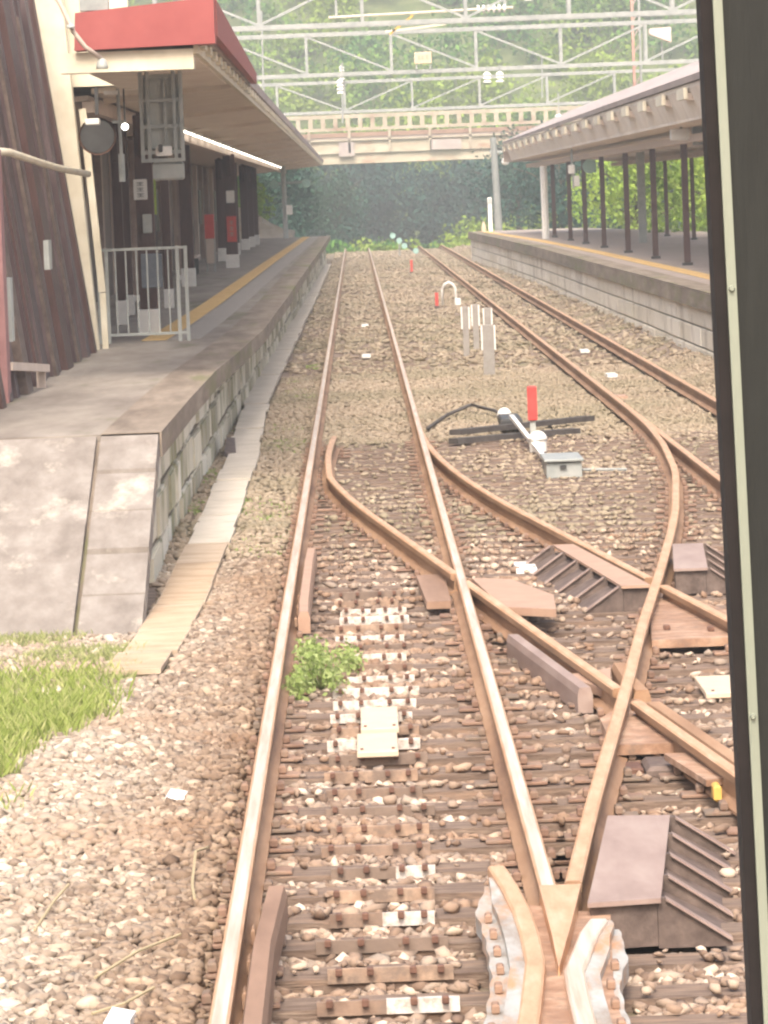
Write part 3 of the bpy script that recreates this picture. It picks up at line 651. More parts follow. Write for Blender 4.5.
# ------------------------------------------------------------------ ballast stones (uncountable)
ICO_V = []; ph = (1+5**.5)/2
for a in (-1, 1):
    for c in (-ph, ph): ICO_V += [(0, a, c), (a, c, 0), (c, 0, a)]
ICO_V = np.array(ICO_V, float); ICO_V /= np.linalg.norm(ICO_V[0])
def hull():
    fs = []
    L = 2/np.linalg.norm([0, 1, ph])
    for i in range(12):
        for j in range(i+1, 12):
            for q in range(j+1, 12):
                if all(abs(np.linalg.norm(ICO_V[a]-ICO_V[b])-L) < 1e-3 for a, b in ((i, j), (j, q), (i, q))):
                    n = np.cross(ICO_V[j]-ICO_V[i], ICO_V[q]-ICO_V[i]); fs.append((i, j, q) if n@ICO_V[i] > 0 else (i, q, j))
    return np.array(fs)
ICO_F = hull()
def stones(name, X, Y, Z, size, m, label, flat=0.72):
    n = len(X)
    V = ICO_V[None]*(1+rng.uniform(-0.25, 0.3, (n, 12, 1)))
    for _ in range(6):
        nn = rng.normal(size=(n, 3)); nn /= np.linalg.norm(nn, axis=1)[:, None]; d = rng.uniform(0.35, 0.7, n)
        ex = np.maximum(0, (V*nn[:, None, :]).sum(-1)-d[:, None]); V = V-ex[..., None]*nn[:, None, :]
    V = V*1.35*np.stack([rng.uniform(0.85, 1.5, n), rng.uniform(0.65, 1.1, n), rng.uniform(0.45, 0.85, n)*flat/0.72], 1)[:, None, :]
    a = rng.uniform(0, 2*np.pi, n); tlt = rng.normal(0, 0.42, n)
    ca, sa, ct, st = np.cos(a), np.sin(a), np.cos(tlt), np.sin(tlt)
    x = V[..., 0]; y = V[..., 1]*ct[:, None]-V[..., 2]*st[:, None]; z = V[..., 1]*st[:, None]+V[..., 2]*ct[:, None]
    x2 = x*ca[:, None]-y*sa[:, None]; y2 = x*sa[:, None]+y*ca[:, None]
    s = size[:, None]
    V = np.stack([x2*s+X[:, None], y2*s+Y[:, None], z*s+Z[:, None]], -1).reshape(-1, 3)
    Fc = (ICO_F[None]+12*np.arange(n)[:, None, None]).reshape(-1, 3)
    o = np_mesh(name, V, Fc, m, 3); tag(o, label, 'ballast', kind='stuff'); return o
SY = np.array(sleeper_y)
def scatter(n, x0, x1, y0, y1, s0, s1, keep_on=0.10, zoff=0.0):
    # more stones nearer the camera
    X = rng.uniform(x0, x1, n); Y = rng.uniform(y0, y1, n)
    s = rng.uniform(s0, s1, n)*rng.choice([0.7, 1.0, 1.0, 1.25], n)
    ok = np.ones(n, bool)
    if y0 < 50:
        dist = np.abs(Y[:, None]-SY[None]).min(1); on = (dist < 0.115) & (X > -0.62)
        ok &= ~on | (rng.random(n) < keep_on)
    for rx in (R1L,): ok &= np.abs(X-rx) > 0.06
    ok &= ~((np.abs(X-R1R) < 0.06) & (Y > 15)); ok &= ~((np.abs(X-R2L) < 0.06)); ok &= np.abs(X-R2R) > 0.06
    bxs = np.array([Bright(y) for y in np.clip(Y, 12, 50)])
    ok &= ~((np.abs(X-bxs) < 0.07) & (Y < 50)); ok &= ~((np.abs(X-bxs+B_OFF) < 0.08) & (Y < 48))
    ax = np.interp(Y, [p[1] for p in Apath], [p[0] for p in Apath]); ok &= ~((np.abs(X-ax) < 0.07) & (Y < 50)); ok &= ~((np.abs(X-ax-1.14) < 0.07) & (Y < 48))
    ok &= ~((X > 0.3) & (X < 0.82) & (Y < 16.8))                       # frog
    ok &= ~((X > 0.70) & (X < 1.32) & (Y > 16.1) & (Y < 18.5) & (X-0.70 > (Y-16.1)*0.08) )   # ribbed cover
    ok &= ~((X > bxs-0.45) & (X < bxs) & (Y > 29) & (Y < 32.8))
    ok &= ~((X > ax+0.05) & (X < ax+0.45) & (Y > 30.1) & (Y < 32.4))
    ok &= ~((X > 1.1) & (X < 1.5) & (Y > 20.8) & (Y < 23.3))
    ok &= ~((X > ax+0.02) & (X < bxs+0.1) & (Y > 26.2) & (Y < 29.6))
    ok &= ~((np.abs(X) < 0.13) & (Y > 21.7) & (Y < 23.8))
    # keep off the trough and the ramp
    tr = np.interp(Y, TR_Y, TR_X); ok &= ~((np.abs(X-tr) < 0.17) & (Y > 25.8))
    ok &= ~((X < -1.62) & (Y > 28.4)); ok &= ~((X < -1.50) & (Y > 28.4) & (Y < 32.2)); ok &= X < 5.22
    X, Y, s = X[ok], Y[ok], s[ok]
    Z = gz(X, Y)+s*0.35+zoff+rng.uniform(-0.006, 0.018, len(X))
    on = np.zeros(len(X), bool)
    if y0 < 50:
        dist = np.abs(Y[:, None]-SY[None]).min(1); on = (dist < 0.115) & (X > -0.62)
    Z = np.where(on, -0.170+s*0.4, Z)
    return X, Y, Z, s
TR = [(-1.41, 25.9), (-1.32, 29.5), (-1.29, 39), (-1.33, 48), (-1.37, 52), (-1.42, 57), (-1.455, 63), (-1.43, 70), (-1.385, 91), (-1.30, 125), (-1.22, 180)]
TR_X = np.array([p[0] for p in TR]); TR_Y = np.array([p[1] for p in TR])
X, Y, Z, s = scatter(95000, -0.62, 3.4, 12.2, 36, 0.016, 0.029, 0.09, -0.003)
stones('track_ballast', X, Y, Z, s, m_stone, 'brown ballast stones packed between the near sleepers')
X, Y, Z, s = scatter(80000, -3.2, -0.62, 11.5, 34, 0.016, 0.029, 1.0, 0.0)
stones('shoulder_ballast', X, Y, Z, s, m_stonel, 'pale ballast stones heaped on the left of the track')
X, Y, Z, s = scatter(64000, -1.62, 5.3, 34, 70, 0.018, 0.032, 0.2, 0.004)
stones('middle_ballast', X, Y, Z, s, m_stonef, 'tan ballast between the tracks in the middle distance')
X, Y, Z, s = scatter(24000, -1.4, 5.3, 70, 221, 0.030, 0.06, 1, 0.0)
stones('far_ballast', X, Y, Z, s, m_stonef, 'fine tan ballast of the far tracks between the platforms', 0.5)

# ------------------------------------------------------------------ left platform, ramp
def blocks(path, z0, rows, lmin, lmax, side, m, parent, gap=0.02, jit=0.012, dz=0.0):
    b = MB(); z = z0
    for h in rows:
        y = path[0][1]+random.uniform(0, 0.01)
        while y < path[-1][1]-0.3:
            L = random.uniform(lmin, lmax)*(1 if y < 90 else 2.0); y1 = min(y+L, path[-1][1])
            j = random.uniform(-jit, jit); xa, xb = ipl(path, y+gap/2)+side*(0.03+j), ipl(path, y1-gap/2)+side*(0.03+j+random.uniform(-jit, jit)/2)
            ba, bb = xa-side*0.12, xb-side*0.12; zz0 = z+gap/2+random.uniform(-dz, dz); zz1 = z+h-gap/2+random.uniform(-dz, dz)
            P = [(ba, y+gap/2), (xa, y+gap/2), (xb, y1-gap/2), (bb, y1-gap/2)] if side > 0 else [(xa, y+gap/2), (ba, y+gap/2), (bb, y1-gap/2), (xb, y1-gap/2)]
            c = 0.018
            f0, f1 = (1, 2) if side > 0 else (0, 3)
            Q = [list(p) for p in P]; Q[f0][0] -= side*c; Q[f1][0] -= side*c
            b.prism(P, zz0+c, zz1-c); b.prism([tuple(q) for q in Q], zz1-c+.0005, zz1); b.prism([tuple(q) for q in Q], zz0, zz0+c-.0005)
            y = y1
        z += h
    return b.build('wall_blocks', m, parent)
def ipl(pts, y): return float(np.interp(y, [p[1] for p in pts], [p[0] for p in pts]))
m_blkL = island_mat('pale_mossy_wall_stone', [(0.34, 0.31, 0.23), (0.52, 0.48, 0.38), (0.66, 0.62, 0.51), (0.74, 0.70, 0.60)], 0.9, (0.20, 0.20, 0.075), 1.4, (0.5, 0.62))
m_blkR = island_mat('pale_wall_block', [(0.74, 0.69, 0.57), (0.82, 0.77, 0.66), (0.88, 0.84, 0.74)], 0.9, (0.40, 0.35, 0.27), 0.9, (0.52, 0.66))
m_joint = mat('dark_wall_joint', [(0.10, 0.085, 0.06), (0.18, 0.15, 0.11)], 3, 0.95, 0, 0.3)
E_L = [(-1.50, 32.2), (-1.485, 38), (-1.45, 43.5), (-1.35, 49.3), (-1.25, 57), (-1.21, 75), (-1.20, 92), (-1.15, 130), (-1.09, 186)]
PZ = 0.95
plat = MB()
def strip(b, inner, outer, z0, z1):
    for i in range(len(inner)-1):
        b.prism([inner[i], outer[i], outer[i+1], inner[i+1]], z0, z1)
outer = E_L; inner = [(x-0.95, y) for x, y in E_L]
p0 = bpy.data.objects.new('left_platform', None); C.objects.link(p0); tag(p0, kind='structure')
b = MB(); poly = [(x, y) for x, y in outer] + [(-9.0, 186), (-9.0, 32.2)]
b.prism(poly, PZ-0.16, PZ); o = b.build('platform_top', m_conc, p0)
WL = [(-1.62, 32.25), (-1.66, 40), (-1.67, 54), (-1.63, 65), (-1.50, 107), (-1.30, 185.9)]
b = MB(); b.prism(WL + [(-8.8, 185.9), (-8.8, 32.25)], -0.5, PZ-0.163); b.build('stone_wall', m_joint, p0)
blocks(WL, -0.30, [0.37, 0.36, 0.355], 0.7, 1.9, 1, m_blkL, p0, 0.035, 0.02, 0.012)
b = MB()
for i in range(len(E_L)-1):
    (xa, ya), (xb, yb) = E_L[i], E_L[i+1]; b.prism([(xa-0.42, ya), (xa+0.015, ya), (xb+0.015, yb), (xb-0.42, yb)], PZ-0.175, PZ+0.006)
b.build('coping', m_cope, p0)
# pale strip and tactile line, raised a little
T_L = [(-2.50, 53.8), (-2.44, 60), (-2.38, 71), (-2.28, 116), (-2.07, 186)]
b = MB()
for i in range(len(T_L)-1):
    (xa, ya), (xb, yb) = T_L[i], T_L[i+1]; b.prism([(xa+0.20, ya), (xa+0.55, ya), (xb+0.55, yb), (xb+0.20, yb)], PZ-0.01, PZ+0.004)
b.build('pale_strip', m_strip, p0)
b = MB(); yq = 53.8
while yq < 185:
    xa, xb = ipl(T_L, yq), ipl(T_L, yq+0.58)
    b.prism([(xa-0.15, yq), (xa+0.15, yq), (xb+0.15, yq+0.58), (xb-0.15, yq+0.58)], PZ-0.01, PZ+0.009); yq += 0.6
b.build('tactile_paving', m_tact, p0)
# ramp
RZ0, RZ1, RY0, RY1 = -0.17, PZ, 28.55, 32.19
def rz(y): return RZ0+(RZ1-RZ0)*(y-RY0)/(RY1-RY0)
b = MB(); b.hexa([(-9, RY0, -0.5), (-1.62, RY0, -0.5), (-1.62, RY1, -0.5), (-9, RY1, -0.5), (-9, RY0, rz(RY0)-0.05), (-1.62, RY0, rz(RY0)-0.05), (-1.62, RY1, rz(RY1)-0.05), (-9, RY1, rz(RY1)-0.05)])
b.build('ramp_core', m_cope, p0)
def slab(x0, x1, y0, y1, j=0.0):
    b = MB(); b.hexa([(x0, y0, rz(y0)-0.14), (x1, y0, rz(y0)-0.14), (x1, y1, rz(y1)-0.14), (x0, y1, rz(y1)-0.14),
                      (x0+.006, y0+.006, rz(y0)+j), (x1-.006, y0+.006, rz(y0)+j), (x1-.006, y1-.006, rz(y1)+j), (x0+.006, y1-.006, rz(y1)+j)])
    return b.build('ramp_slab', m_ramp, p0)
ycuts = [RY0, 29.28, 30.02, 30.74, 31.48, RY1+0.01]
for i in range(5): slab(-1.925, -1.50, ycuts[i]+0.03, ycuts[i+1]-0.03, random.uniform(-.014, .010))
for x0, x1 in ((-3.3, -1.945), (-4.9, -3.31), (-6.9, -4.91)):
    for a_, b_ in ((RY0, 30.5), (30.51, RY1-0.01)): slab(x0, x1, a_, b_, random.uniform(-.006, .006))
# concrete slab lying on the ground below the ramp
t = tag(MB().prism([(-1.95, 25.0), (-1.42, 25.6), (-1.40, 27.0), (-1.80, 27.2)], -0.22, -0.155).build('concrete_slab', m_conc, None, (-1.7, 26, -0.22)), 'flat grey concrete slab on the ground between grass and trough', 'slab')

# ------------------------------------------------------------------ cable trough
t = thing('cable_trough', (-1.4, 25.9, -0.2), 'long cable trough with flat lids along the foot of the left platform', 'cable trough')
b = MB(); path = [(float(np.interp(y, TR_Y, TR_X)), y) for y in np.arange(25.95, 180, 1.0)]
b.sweep(path, [(-0.125, -0.35), (0.125, -0.35), (0.125, -0.135), (-0.125, -0.135)], [0]*4); b.build('trough_body', m_lidg, t)
y = 25.9; k = 0
LN = [1.05, 1.45, 1.75, 1.6, 1.7, 1.9]
while y < 178 and k < 98:
    L = LN[k] if k < 6 else 1.6
    j = random.uniform(-.018, .018); xa, xb = float(np.interp(y, TR_Y, TR_X))+j, float(np.interp(y+L, TR_Y, TR_X))+j
    zt = -0.105+random.uniform(-.008, .008); wd = 0.165 if y < 55 else 0.16
    b = MB(); b.prism([(xa-wd, y+.008), (xa+wd, y+.008), (xb+wd, y+L-.008), (xb-wd, y+L-.008)], zt-0.03, zt)
    if y < 33:    # fine ribs across the tan lids
        q = y+0.06
        while q < y+L-0.08:
            xm = xa+(xb-xa)*(q-y)/L; b.box(xm-wd+.01, xm+wd-.01, q, q+0.035, zt-0.002, zt+0.004); q += 0.085
    b.build('trough_lid', m_lid if y < 34 else m_lidg, t); y += L; k += 1
tag(MB().prism([(-1.36, 25.5), (-1.24, 25.6), (-1.22, 26.1), (-1.30, 26.2)], -0.2, -0.15).build('broken_board', m_cream, None, (-1.3, 25.8, -0.2)), 'pale broken board end poking out under the first trough lid', 'board')
# stones beside the trough
tag(MB().prism([(-1.52, 47.6), (-1.40, 47.8), (-1.44, 49.0), (-1.53, 49.0)], -0.16, [-0.08, -0.09, 0.0, 0.01]).build('fallen_stone', m_rib, None, (-1.47, 48, -0.16)), 'dark broken stone lying beside the trough under the platform wall', 'stone')

# ------------------------------------------------------------------ right platform
E_R = [(5.16, 46), (5.16, 66), (5.12, 80), (5.04, 100), (5.0, 124), (4.78, 150), (4.47, 180)]
p1 = bpy.data.objects.new('right_platform', None); C.objects.link(p1); tag(p1, kind='structure')
m_platr = mat('pinkish_platform_paving', [(0.30, 0.24, 0.21), (0.37, 0.305, 0.27), (0.43, 0.37, 0.33)], 1.2, 0.9, 0, 0.2)
b = MB(); b.prism([(11.5, 46)] + E_R + [(9.0, 180), (11.5, 150)], PZ-0.02, PZ); b.build('platform_top', m_platr, p1)
b = MB()
for i in range(len(E_R)-1):
    (xa, ya), (xb, yb) = E_R[i], E_R[i+1]; b.prism([(xa+0.45, ya), (xa, ya), (xb, yb), (xb+0.45, yb)][::-1], PZ-0.28, PZ+0.006)
b.build('coping', m_cope, p1)
b = MB(); b.prism([(11.3, 46)] + [(x+0.12, y) for x, y in E_R[:-1]] + [(4.6, 179.8), (8.8, 179.8)], -0.5, PZ-0.283); b.build('block_wall', m_joint, p1)
blocks([(x+0.12, y) for x, y in E_R[:-1]] + [(4.6, 179.8)], -0.28, [0.32, 0.315, 0.31], 2.0, 3.4, -1, m_blkR, p1, 0.022, 0.008)
T_R = [(6.08, 46), (6.05, 80), (5.98, 110), (5.75, 140), (5.05, 180)]
b = MB()
for i in range(len(T_R)-1):
    (xa, ya), (xb, yb) = T_R[i], T_R[i+1]; b.prism([(xa-0.16, ya), (xa+0.16, ya), (xb+0.16, yb), (xb-0.16, yb)], PZ-0.01, PZ+0.010)
b.build('tactile_paving', m_tact, p1)
# ------------------------------------------------------------------ left building (battered dark timber wall)
t = thing('timber_building', (-3.07, 42, PZ), 'dark brown timber clad building with cream corner boards at the left edge', 'building')
def bwx(z): return -3.07-(z-PZ)*0.135
b = MB(); yq = 33.0
zt = 5.2
b.hexa([(-6.5, 33, PZ), (-3.12, 33, PZ), (-3.12, 51.0, PZ), (-6.5, 51.0, PZ), (-6.5, 33, zt), (bwx(zt)-0.05, 33, zt), (bwx(zt)-0.05, 51.0, zt), (-6.5, 51.0, zt)])
b.build('wall', m_dwood, t)
b = MB(); yq = 33.2; kk = 0
while yq < 50.9:
    pr = 0.05 if kk % 2 else 0.018
    wd = random.choice([0.5, 0.7, 0.9]) if kk % 2 == 0 else 0.22
    y1 = min(yq+wd, 50.98)
    b.hexa([(-3.12, yq, PZ+0.002), (-3.07+pr, yq, PZ+0.002), (-3.07+pr, y1, PZ+0.002), (-3.12, y1, PZ+0.002),
            (bwx(zt)-0.05, yq, zt-.01), (bwx(zt)+pr, yq, zt-.01), (bwx(zt)+pr, y1, zt-.01), (bwx(zt)-0.05, y1, zt-.01)]); yq = y1+0.02; kk += 1
b.build('cladding', m_dwood, t)
b = MB()
b.hexa([(-3.25, 51.02, PZ+.002), (-3.0, 51.02, PZ+.002), (-3.0, 51.3, PZ+.002), (-3.25, 51.3, PZ+.002), (bwx(zt), 51.02, zt), (-3.27, 51.02, zt), (-3.27, 51.3, zt), (bwx(zt), 51.3, zt)])
b.build('corner_board', m_creamw, t)
for k_, (ya_, w_, mt_) in enumerate(((34.2, .5, m_dwood), (36.9, .35, m_dwood2), (39.6, .6, m_rib), (41.4, .4, m_dwood2), (43.6, .35, m_rib), (45.1, .9, m_dwood2), (47.3, .3, m_rib), (48.6, .5, m_dwood), (49.9, .3, m_dwood2))):
    p_ = 0.075+0.01*(k_ % 3); zb_ = PZ+0.004; ztop = zt-.02 if k_ % 2 else 3.4+0.2*k_
    xt_ = bwx(ztop)
    MB().hexa([(-3.08, ya_, zb_), (-3.07+p_, ya_, zb_), (-3.07+p_, ya_+w_, zb_), (-3.08, ya_+w_, zb_), (xt_-.01, ya_, ztop), (xt_+p_, ya_, ztop), (xt_+p_, ya_+w_, ztop), (xt_-.01, ya_+w_, ztop)]).build('timber_batten', mt_, t)
b = MB(); b.bar((-3.10, 51.45, 3.7), (-2.96, 51.45, 1.6), 0.08); b.bar((-2.95, 51.45, PZ), (-2.957, 51.45, 1.59), 0.07); b.build('downpipe', m_creamw, t)
b = MB(); b.tube([(-3.3, 39.5, 3.12), (-3.12, 40.5, 3.10), (-3.02, 43, 3.02), (-2.98, 45, 2.98), (-2.95, 49.5, 2.94)], 0.035, 8); b.build('conduit', m_creamw, t, smooth=True)
b = MB(); b.box(-3.02, -2.97, 42.9, 43.3, 2.0, 2.28); b.build('white_notice', m_grey, t)
b = MB(); b.box(-3.16, -3.03, 38.7, 39.0, 1.45, 2.0); b.build('pale_panel', m_grey, t)
b = MB(); b.bar((-3.05, 38.4, 1.25), (-2.93, 41.2, 1.12), 0.08, 0.07); b.bar((-2.96, 41.0, PZ), (-2.96, 41.0, 1.12), 0.08); b.build('kerb_rail', m_beam, t)
b = MB(); b.box(-3.3, -3.03, 38.0, 38.35, PZ, 3.1); b.build('pink_post', mat('pinkish_red_post', [(0.26, 0.13, 0.13), (0.34, 0.18, 0.175)], 4, 0.7), t)
# curved pipe hanging above
t = thing('hanging_pipe', (-2.4, 42, 4.4), 'thin pinkish pipe curving down across the red fascia to a white knob', 'pipe')
b = MB(); b.tube([(-2.72, 40.5, 4.60), (-2.60, 40.5, 4.40), (-2.50, 40.5, 4.16), (-2.40, 40.5, 4.02), (-2.27, 40.6, 3.92)], 0.022, 8); b.build('pipe', m_beam, t, smooth=True)
b = MB(); b.dome((-2.26, 40.6, 3.82), 0.055, 10, 5, 0.10); b.dome((-2.52, 40.45, 4.19), 0.04, 8, 4); b.build('knob', m_grey, t, smooth=True)

# ------------------------------------------------------------------ left canopy
t = thing('left_canopy', (-2.2, 41, PZ), 'long platform roof with cream soffit and red end fascia over the left platform', 'platform roof')
y0, y1 = 41.0, 200.0; XO, ZO, XI, ZI = -1.40, 3.985, -3.0, 3.87
b = MB(); b.box(-2.66, XO-.05, y0+.3, 51.6, 3.92, 3.98); b.hexa([(XI, 51.61, ZI), (XO-.05, 51.61, ZO), (XO-.05, y1, ZO), (XI, y1, ZI), (XI, 51.61, ZI+.06), (XO-.05, 51.61, ZO+.06), (XO-.05, y1, ZO+.06), (XI, y1, ZI+.06)]); b.build('soffit', m_soffit, t)
yq = 54
while yq < 199:
    b = MB(); b.hexa([(XI, yq, ZI-0.07), (XO-.06, yq, ZO-0.05), (XO-.06, yq+.16, ZO-0.05), (XI, yq+.16, ZI-0.07), (XI, yq, ZI-.002), (XO-.06, yq, ZO-.002), (XO-.06, yq+.16, ZO-.002), (XI, yq+.16, ZI-.002)]); b.build('cross_beam', m_soffit, t); yq += 13.0
b = MB(); b.box(XO-.045, XO, y0, y1, ZO-0.045, ZO+0.10); b.build('eave_board', m_creamw, t)
yq = 41.4
while yq < 199:
    MB().box(XO+.003, XO+.05, yq, yq+0.6, ZO+0.005, ZO+0.085).build('rafter_end', m_creamw, t); yq += 1.62
b = MB(); q0 = 51.6
b.hexa([(-6.5, q0, 4.02), (XO+.06, q0, ZO+.105), (XO+.06, y1, ZO+.105), (-6.5, y1, 4.02), (-6.5, q0, 4.9), (XO+.07, q0, ZO+.22), (XO+.07, y1, ZO+.22), (-6.5, y1, 4.9)])
b.hexa([(-2.5, y0+.3, 4.05), (XO+.06, y0+.3, ZO+.105), (XO+.06, q0-.003, ZO+.105), (-2.5, q0-.003, 4.05), (-2.5, y0+.3, 4.3), (XO+.07, y0+.3, ZO+.22), (XO+.07, q0-.003, ZO+.22), (-2.5, q0-.003, 4.3)]); b.build('roof', m_roof, t)
b = MB(); b.box(-2.66, XO-.046, y0-.06, y0+.28, 3.80, 3.985); b.build('end_board', m_creamw, t)
b = MB(); b.hexa([(-2.52, y0-.16, 4.0), (XO+.16, y0-.16, 4.02), (XO+.16, y0+.25, 4.02), (-2.52, y0+.25, 4.0), (-2.50, y0-.16, 4.34), (XO+.16, y0-.16, 4.44), (XO+.16, y0+.25, 4.44), (-2.50, y0+.25, 4.34)]); b.build('red_fascia', m_redf, t)
b = MB(); b.hexa([(XO+.10, y0+.26, 4.10), (XO+.17, y0+.26, 4.10), (XO+.15, y0+18, 4.10), (XO+.08, y0+18, 4.10), (XO+.10, y0+.26, 4.44), (XO+.17, y0+.26, 4.44), (XO+.15, y0+18, 4.24), (XO+.08, y0+18, 4.24)]); b.build('red_side_fascia', m_redf, t)
b = MB(); b.box(-3.4, -2.53, 51.35, 51.55, 3.95, 5.4); b.build('end_wall', m_creamw, t)
b = MB(); b.box(-2.46, -2.2, y0-.1, y0+0.1, 4.36, 4.52); b.build('roof_box', m_galv, t)
b = MB(); b.hexa([(-6.4, 51.7, 3.5), (XI-.05, 51.7, 3.80), (XI-.05, 198, 3.80), (-6.4, 198, 3.5), (-6.4, 51.7, 3.56), (XI-.05, 51.7, 3.86), (XI-.05, 198, 3.86), (-6.4, 198, 3.56)]); b.build('inner_ceiling', m_beam, t)
b = MB(); b.box(XI-.12, XI+.02, 51.7, 198, 3.66, 3.79); b.build('eaves_beam', m_beam, t)
# light tubes
lt = thing('tube_light', (XI+0.12, 66, 3.80), 'glowing fluorescent tube in the bright row under the left roof', 'light', 'fluorescent tubes in a row under the left roof')
MB().box(XI+0.08, XI+0.16, 66.3, 69.7, 3.80, 3.845).build('fitting', m_whitep, lt)
MB().tube([(XI+0.12, 66.35, 3.785), (XI+0.12, 69.65, 3.785)], 0.016, 8).build('tube', m_tube, lt)
for i in range(1, 28):
    c = copy_tree(lt); c.location = (XI+0.12, 66+i*4.0, 3.80)

# posts under the left canopy
def wpost(x, y, w_, label, base=0.34, top=3.7, name='roof_post', bw=1.15, mt=None):
    t = thing(name, (x, y, PZ), label, 'post', 'dark roof posts on the left platform')
    MB().box(x-w_/2, x+w_/2, y-w_/2, y+w_/2, PZ+base, top, bev=0.01).build('shaft', mt or m_dwood2, t)
    MB().box(x-w_/2*bw, x+w_/2*bw, y-w_/2*bw, y+w_/2*bw, PZ, PZ+base-.002, bev=0.01).build('white_base', m_whitep, t)
    MB().bar((x, y-w_/2, top-0.5), (x, y-w_/2-0.5, top), 0.09, 0.09, 0).build('brace', mt or m_dwood2, t)
    return t
P1 = wpost(-2.66, 56.4, 0.22, 'thick post behind the railing carrying white and blue grey notices', 0.32)
wpost(-3.26, 61.2, 0.13, 'slim post left of the thick post behind the railing', 0.34)
wpost(-2.98, 70.0, 0.13, 'slim post with raised white band just left of the thick post', 0.30)
wpost(-3.42, 66.5, 0.12, 'leftmost slim dark post behind the railing', 0.30)
P2 = wpost(-3.03, 108.6, 0.28, 'dark post with red box and white plate halfway along the left platform', 0.33)
for y_, l in ((87, 'post half hidden behind the right end of the railing'), (121, 'post just behind the one carrying the red box'), (134, 'post second beyond the red box post'), (146, 'post third beyond the red box post'),
              (154, 'post fourth beyond the red box post'), (161, 'last dark post before the far end of the station building')):
    wpost(-3.62 if y_ != 87 else -3.3, y_, 0.24, l, 0.36)
for x_, y_, l in ((-3.75, 76, 'dark post in the deep shade between railing and red notice'), (-3.7, 95, 'dark post left of the red notice'), (-3.85, 102, 'dark post right beside the red notice')):
    wpost(x_, y_, 0.16, l, 0.1, mt=m_hood)
# station building wall in the shade
t = thing('station_building', (-4.5, 110, PZ), 'long dark timber station building in the shade of the left roof', 'building')
MB().box(-6.6, -4.5, 52, 168, PZ, 3.62).build('wall', m_dwood, t)
for k in range(24):
    y_ = 54+k*4.7
    MB().box(-4.498, -4.38, y_, y_+0.5, PZ+.002, 3.6).build('pilaster', m_hood if k % 3 else m_beam, t)
for k in range(8):
    y_ = 57+k*14.1
    MB().box(-4.497, -4.43, y_, y_+2.4, PZ+1.0, 2.9).build('window_pane', m_dark, t)
# red things
def text_marks(x, y, z, w_, h_, cols, rows, m, parent, name='lettering', yo=-0.004):
    b = MB(); rr = random.Random(3)
    for i in range(cols):
        for j in range(rows):
            cx = x+w_*(i+0.5)/cols; cz = z-h_*(j+0.5)/rows; q = w_/cols*0.36; p = h_/rows*0.34
            b.box(cx-q, cx+q, y+yo, y, cz+p*0.55, cz+p*0.9); b.box(cx-q*0.8, cx+q*0.8, y+yo, y, cz-p*0.15, cz+p*0.2)
            b.box(cx-q*0.15, cx+q*0.2, y+yo-.001, y, cz-p, cz+p*1.0); b.box(cx-q, cx+q, y+yo, y, cz-p, cz-p*0.7)
    return b.build(name, m, parent)
t = thing('red_box', (-3.03, 108.3, 1.6), 'tall red box with faded markings fixed to the dark post on the left platform', 'fire extinguisher box')
MB().box(-3.13, -2.90, 108.25, 108.44, 1.58, 2.20, bev=0.01).build('body', m_red, t)
text_marks(-3.09, 108.245, 2.12, 0.15, 0.42, 1, 3, m_hoodp, t)
t = thing('post_plate', (-3.03, 108.4, 2.6), 'rounded white plate high on the post above the red box', 'plate')
MB().box(-3.12, -2.92, 108.40, 108.445, 2.52, 2.82, bev=0.015).build('plate', m_whitep, t)
t = thing('red_banner', (-3.6, 104, PZ), 'bright red standing notice beside a brown bench on the left platform', 'notice')
MB().box(-3.52, -3.30, 103.9, 104.0, 1.72, 2.28, bev=0.01).build('board', m_red, t)
MB().box(-3.50, -3.32, 103.9, 103.96, 1.15, 1.715).build('lower_board', m_beam, t)
MB().bar((-3.5, 104, PZ), (-3.5, 104, 1.75), 0.04).build('leg', m_galv, t); MB().bar((-3.32, 104, PZ), (-3.32, 104, 1.75), 0.04).build('leg', m_galv, t)
t = thing('platform_bench', (-3.75, 100, PZ), 'brown wooden bench beside the red notice on the left platform', 'bench')
MB().box(-3.95, -3.55, 99, 101.5, 1.34, 1.40).build('seat', m_beam, t); MB().box(-3.97, -3.93, 99, 101.5, 1.45, 1.85).build('backrest', m_hood, t)
for y_ in (99.2, 101.3): MB().box(-3.9, -3.6, y_-.04, y_+.04, PZ, 1.338).build('leg', m_dark, t)
# notices on the thick post
t = thing('post_notice', (-2.68, 56.2, 2.7), 'white notice with grey marks on the thick post behind the railing', 'notice')
MB().box(-2.79, -2.62, 56.22, 56.27, 2.64, 2.90, bev=0.01).build('board', m_whitep, t); text_marks(-2.765, 56.215, 2.875, 0.12, 0.21, 1, 3, m_inkg, t)
tag(MB().box(-2.69, -2.58, 56.2, 56.27, 2.22, 2.46, bev=0.01).build('pale_notice', m_grey, None, (-2.63, 56.2, 2.22)), 'small pale grey panel below the white notice on the thick post', 'panel')
tag(MB().box(-2.72, -2.46, 55.9, 55.95, 1.54, 1.97, bev=0.01).build('notice_board', m_bluep, None, (-2.6, 55.9, 1.54)), 'blue grey notice board behind the railing bars', 'notice board')
tag(MB().box(-2.60, -2.545, 57.0, 57.05, 2.45, 2.95).build('green_strip', m_leafb, None, (-2.57, 57, 2.45)), 'narrow yellow green banner hanging right of the thick post', 'banner')
